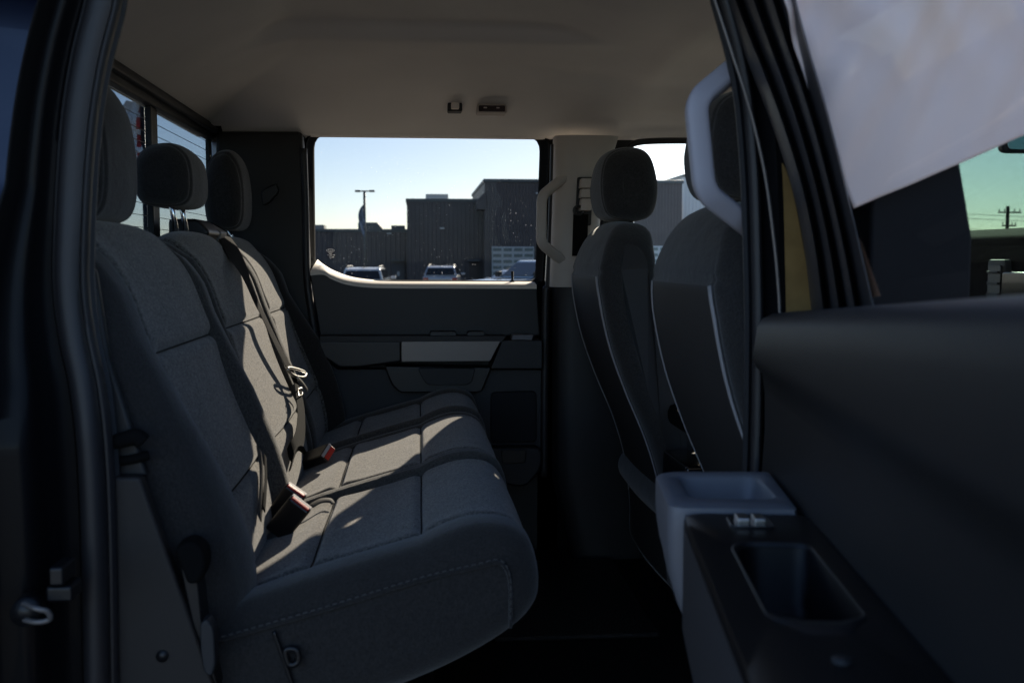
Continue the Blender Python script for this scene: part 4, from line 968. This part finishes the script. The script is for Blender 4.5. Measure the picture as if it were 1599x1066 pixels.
# sloping parapet between middle and tall blocks
A, B, Cc = at(744, 314, 70.5), at(757, 300, 70.5), at(757, 314, 70.5)
slab('parapet', [(A.x, A.z-.6), (A.x, A.z), (B.x, B.z), (Cc.x, Cc.z-.6)], 69.9, 71.6, SID2, b2, .02)
b3, x0, x1, zt = building('tall_building', 'tallest plain dark grey building at right with glazed roll up doors', 757, 1064, 284.5, 70, SID, .22, back=16)
rd_pts = [(768, 834), (1000, 1058)]
for (a, b) in rd_pts:
    t = empty('roll_up_door', (0, 0, 0), b3)
    A, B = at(a, 386, 69.8), at(b, 386, 69.8); zt_d = at(a, 385, 69.8).z; zb_d = zt_d-4.9
    if a > 900: zt_d = at(a, 384, 69.8).z
    box('door_leaf', (A.x, B.x), (69.80, 69.90), (GZ+.01, zt_d), ROLLW, t, .01)
    nc, nr = 4, 7; cw = (B.x-A.x)/nc; rh = (zt_d-GZ)/nr
    for i in range(nc):
        for j in range(nr):
            box('pane', (A.x+i*cw+.075, A.x+(i+1)*cw-.075), (69.76, 69.81), (GZ+j*rh+.10, GZ+(j+1)*rh-.10), mat('roll_door_pane', (.16, .20, .19), .35), t, .008)
rbox(b3, 'wall_light', (837, 303), (842, 300.5), 69.7, ROLLW, .25, .01)
# far wall seen beside the tall building through the front window
b4, x0, x1, zt = building('white_building', 'pale building standing just right of the tall dark block', 1066, 1150, 276, 82, mat('white_siding', (.6, .6, .58), .6, var=(.6, .05)), .3)

# light pole with limp banner
def lamp_pole():
    t = empty('light_pole', (0, 0, 0)); tag(t, 'slim double arm parking lot light pole left of the dark buildings', 'light pole')
    A = at(569, 299, 60); 
    tube('pole', [(A.x, 60, GZ), (A.x, 60, A.z)], .075, COPE, t, n=12)
    tube('cross_arm', [at(557, 298.5, 60), at(582, 298.5, 60)], .04, COPE, t, n=8)
    for a, b in ((554.5, 562), (577, 585)):
        p, q = at(a, 299, 60), at(b, 299, 60); box('lamp_head', (p.x, q.x), (59.75, 60.25), (p.z-.03, p.z+.07), COPE, t, .02)
    V = []; n = 24
    for i in range(n):
        f = i/(n-1); z = at(569, 319+f*49, 60).z
        wd = (.10+.24*math.sin(math.pi*min(1, f*1.05)**.8))*(1 if f < .93 else .7)
        for j in range(6):
            g_ = j/5; V.append((A.x-.06-wd*g_+.10*f, 60+.16*math.sin(9*g_+f*8), z-.12*g_))
    F = [(i*6+j, i*6+j+1, (i+1)*6+j+1, (i+1)*6+j) for i in range(n-1) for j in range(5)]
    m = mat('banner_cloth', (.26, .32, .42), .8, var=(1.6, .75)); o = link('banner', mesh('banner', V, F), m, None, True)
    o.modifiers.new('thickness', 'SOLIDIFY').thickness = .01
    tag(o, 'limp blue and white banner hanging from the light pole', 'banner')
lamp_pole()

def utility_pole():
    t = empty('utility_pole', (0, 0, 0)); tag(t, 'wooden utility pole with crossarms seen through the windshield', 'utility pole')
    Y = 62; A = at(1574, 322, Y); WD = mat('weathered_pole', (.06, .045, .035), .9)
    tube('pole', [(A.x, Y, GZ), (A.x, Y, A.z)], .11, WD, t, n=10)
    for dz, w_ in ((.20, 1.0), (.62, .62)):
        z = A.z-dz*2.0; box('crossarm', (A.x-w_*.75, A.x+w_*.75), (Y-.27, Y-.155), (z-.045, z+.045), WD, t, .01)
        for k in (-.62, -.3, .3, .62): tube('insulator', [(A.x+k*w_*1.1, Y-.2, z+.062), (A.x+k*w_*1.1, Y-.2, z+.22)], .035, GREY, t, n=8)
    for dz, yo in ((.30, .0), (.55, .4), (1.2, .8)):
        P = [(A.x-8+i*4, Y+yo-.2, A.z-.2-dz+(.25-((i-8)/8)**2*.0)-.9*math.sin(math.pi*(i % 8)/8)*.6) for i in range(17)]
        tube('power_line', P, .018, BLACK, t, n=4, res=3)
    tube('guy_wire', [(A.x, Y, A.z-1.3), (A.x-2.2, Y, GZ)], .02, BLACK, t, n=4)
utility_pole()

def feather_flag():
    t = empty('flag_pole', (0, 0, 0)); tag(t, 'thin dark flag pole standing behind the truck back window', 'flag pole')
    Y = 12; A = at(222, 150, Y); tube('pole', [(A.x, Y, GZ), (A.x, Y, A.z)], .030, BLACK, t, n=8)
    V = []; n = 40; mcol = 8
    for i in range(n):
        f = i/(n-1); z = at(220, 158+f*150, Y).z; wd = .30*math.sin(math.pi*min(1, .12+f*.95))**.6+.03
        for j in range(mcol):
            q = j/(mcol-1); V.append((A.x+.03-wd*q, Y+.05*math.sin(10*q+5*f)+.03*math.sin(20*f), z+.05*math.sin(6*f)*q))
    F = [(i*mcol+j, i*mcol+j+1, (i+1)*mcol+j+1, (i+1)*mcol+j) for i in range(n-1) for j in range(mcol-1)]
    me = mesh('flag', V, F)
    white = mat('flag_white', (.8, .8, .8), .8, var=(5, .2)); redm = mat('flag_red', (.45, .05, .05), .8, var=(12, .6))
    o = link('flag', me, [white, redm], None, True)
    for i, p in enumerate(me.polygons): p.material_index = 1 if (i % (mcol-1)) == 1 and (i//(mcol-1)) % 7 < 5 else 0
    o.modifiers.new('thickness', 'SOLIDIFY').thickness = .006
    tag(o, 'white feather flag with a red edge flying behind the back window', 'flag')
feather_flag()

# ---- parked vehicles --------------------------------------------------------------------
WGL = mat('car_glass', (.012, .014, .018), .06, coat=.6); LAMP = mat('tail_lamp', (.35, .02, .02), .2, coat=1); HL = mat('head_lamp', (.5, .55, .6), .12, coat=1)
TYR = mat('tyre_rubber', (.02, .02, .02), .8)
def vehicle(name, label, cat, loc, yaw, paint, kind):
    """front at +x locally"""
    t = empty(name, loc); t.rotation_euler = (0, 0, yaw); tag(t, label, cat, 'vehicles parked in the lot')
    def sl(nm, pts, y0, y1, m, b=.04, inset=0):
        return slab(nm, pts, y0, y1, m, t, b, seg=3)
    if kind == 'suv':
        L, W, Hh = 4.7, 1.9, 1.62
        body = [(-2.3, .45), (-2.32, .95), (-2.25, 1.05), (1.0, 1.05), (1.35, 1.0), (2.2, .88), (2.35, .7), (2.3, .35), (-2.2, .35)]
        green = [(-2.22, 1.05), (-1.95, 1.52), (-1.7, 1.60), (-.2, 1.62), (.25, 1.56), (1.05, 1.06)]
    else:
        L, W, Hh = 5.8, 2.0, 1.98
        body = [(-2.9, .6), (-2.9, 1.32), (-1.05, 1.32), (1.15, 1.30), (2.6, 1.22), (2.85, 1.1), (2.9, .6), (2.7, .5), (-2.8, .5)]
        green = [(-1.05, 1.32), (-.98, 1.86), (-.8, 1.93), (.1, 1.95), (.42, 1.90), (1.15, 1.31)]
    hw = W/2
    sl('body', body, -hw, hw, paint, .08)
    # greenhouse with tumblehome
    n = len(green); c = np.mean(np.array(green), 0); zb = green[0][1]; zt = max(p[1] for p in green)
    def ins(z): return hw-.04-.17*(z-zb)/(zt-zb)
    V = [(x, -ins(z), z) for x, z in green]+[(x, ins(z), z) for x, z in green]
    F = [tuple(range(n)), tuple(range(2*n-1, n-1, -1))]+[(i, (i+1) % n, n+(i+1) % n, n+i) for i in range(n)]
    me = mesh('cabin', V, F); fixn(me); bev(link('cabin', me, paint, t), .05, 3)
    # side glass
    def quad(nm, pts, m, off=.006):
        me = mesh(nm, pts, [tuple(range(len(pts)))]); o = link(nm, me, m, t); s_ = o.modifiers.new('thickness', 'SOLIDIFY'); s_.thickness = .02; s_.offset = 0; return o
    z0, z1 = zb+.05, zt-.10
    for s in (-1, 1):
        if kind == 'suv': gs = [(-2.0, -1.15), (-1.08, -.18), (-.1, .62)]
        else: gs = [(-.92, -.05), (.03, .80)]
        for i, (a, b) in enumerate(gs):
            f = .33 if b > .5 else 0; aa = a+(.18 if i == 0 and kind == 'suv' else 0)
            quad('side_window', [(a, s*(ins(z0)+.004), z0), (b, s*(ins(z0)+.004), z0), (b-f*1.1, s*(ins(z1)+.004), z1), (aa, s*(ins(z1)+.004), z1)], WGL)
        tube('roof_rail', [(-1.75, s*(ins(zt)-.06), zt+.0), (-1.5, s*(ins(zt)-.06), zt+.05), (-.2, s*(ins(zt)-.06), zt+.05), (.1, s*(ins(zt)-.06), zt)], .02, GREY, t, n=6, res=4) if kind == 'suv' else None
        bxx = .92 if kind == 'suv' else 1.05
        box('wing_mirror', (bxx-.1, bxx+.08), (min(s*(hw-.02), s*(hw+.22)), max(s*(hw-.02), s*(hw+.22))), (zb+.02, zb+.22 if kind != 'suv' else zb+.16), BLACK if kind != 'suv' else paint, t, .04, seg=3)
        box('tail_lamp', (-L/2+.02, -L/2+.12), (min(s*(hw-.3), s*(hw-.02)), max(s*(hw-.3), s*(hw-.02))), (zb-.30, zb-.08), LAMP, t, .02)
        box('headlight', (L/2-.16, L/2-.02), (min(s*(hw-.4), s*(hw-.06)), max(s*(hw-.4), s*(hw-.06))), (zb-.42, zb-.24), HL, t, .02)
    # rear and front screens
    def screen(nm, A, B, m):
        (xa, za), (xb, zb2) = A, B; dx = xb-xa; dz = zb2-za; l_ = math.hypot(dx, dz); nx_, nz_ = -dz/l_*.012, dx/l_*.012
        k0, k1 = .12, .88
        pa = (xa+dx*k0, za+dz*k0); pb = (xa+dx*k1, za+dz*k1)
        sg = 1 if (pa[0]+nx_-c[0])**2+(pa[1]+nz_-c[1])**2 > (pa[0]-c[0])**2+(pa[1]-c[1])**2 else -1
        q = [(pa[0]+sg*nx_, pa[1]+sg*nz_), (pb[0]+sg*nx_, pb[1]+sg*nz_)]
        quad(nm, [(q[0][0], -ins(q[0][1])+.1, q[0][1]), (q[0][0], ins(q[0][1])-.1, q[0][1]), (q[1][0], ins(q[1][1])-.1, q[1][1]), (q[1][0], -ins(q[1][1])+.1, q[1][1])], m)
    screen('rear_window', green[0], green[1], WGL); screen('windscreen', green[-1], green[-2], WGL)
    tube('aerial', [(-1.5 if kind == 'suv' else -.7, 0, zt-.01), ((-1.62 if kind == 'suv' else -.8), 0, zt+.07)], .03, BLACK, t, n=8)
    xw = (L/2-.95, -L/2+.95)
    for x in xw:
        for s in (-1, 1):
            wn = empty('wheel', (0, 0, 0), t); r_ = .36 if kind == 'suv' else .41
            for nm, q, yy, mm in (('tyre', r_, hw-.02, TYR), ('rim', r_*.62, hw-.0, METAL)):
                tube(nm, [(x, s*(yy-.24), r_), (x, s*yy, r_)], q, mm, wn, n=28)
    box('bumper', (-L/2-.06, -L/2+.06), (-hw+.05, hw-.05), (.42, .62), GREY, t, .04)
    box('grille', (L/2-.02, L/2+.05), (-hw+.45, hw-.45), (zb-.50, zb-.22), BLACK, t, .03)
    return t
silver = mat('silver_paint', (.40, .42, .45), .3, metal=.5, coat=1); white_p = mat('white_paint', (.62, .64, .66), .3, coat=1); steel = mat('pale_blue_paint', (.33, .42, .50), .25, metal=.4, coat=1)
p = at(571, 425, 44); vehicle('parked_suv', 'white parked car left of the others, its dark rear window facing the truck', 'car', (p.x, 46, GZ), R(86), white_p, 'suv')
p = at(694, 425, 56); vehicle('parked_suv', 'silver parked car in front of the middle building, black rear window', 'car', (p.x, 58, GZ), R(84), silver, 'suv')
p = at(842, 425, 33); vehicle('parked_pickup', 'large pale parked pickup with black wing mirror, below the glazed roll up door', 'pickup truck', (p.x+.4, 36, GZ), R(212), steel, 'pickup')
p = at(778, 430, 48); vehicle('parked_suv', 'low silver parked car half hidden by the pale parked pickup', 'car', (p.x+.9, 50, GZ-.14), R(200), silver, 'suv')
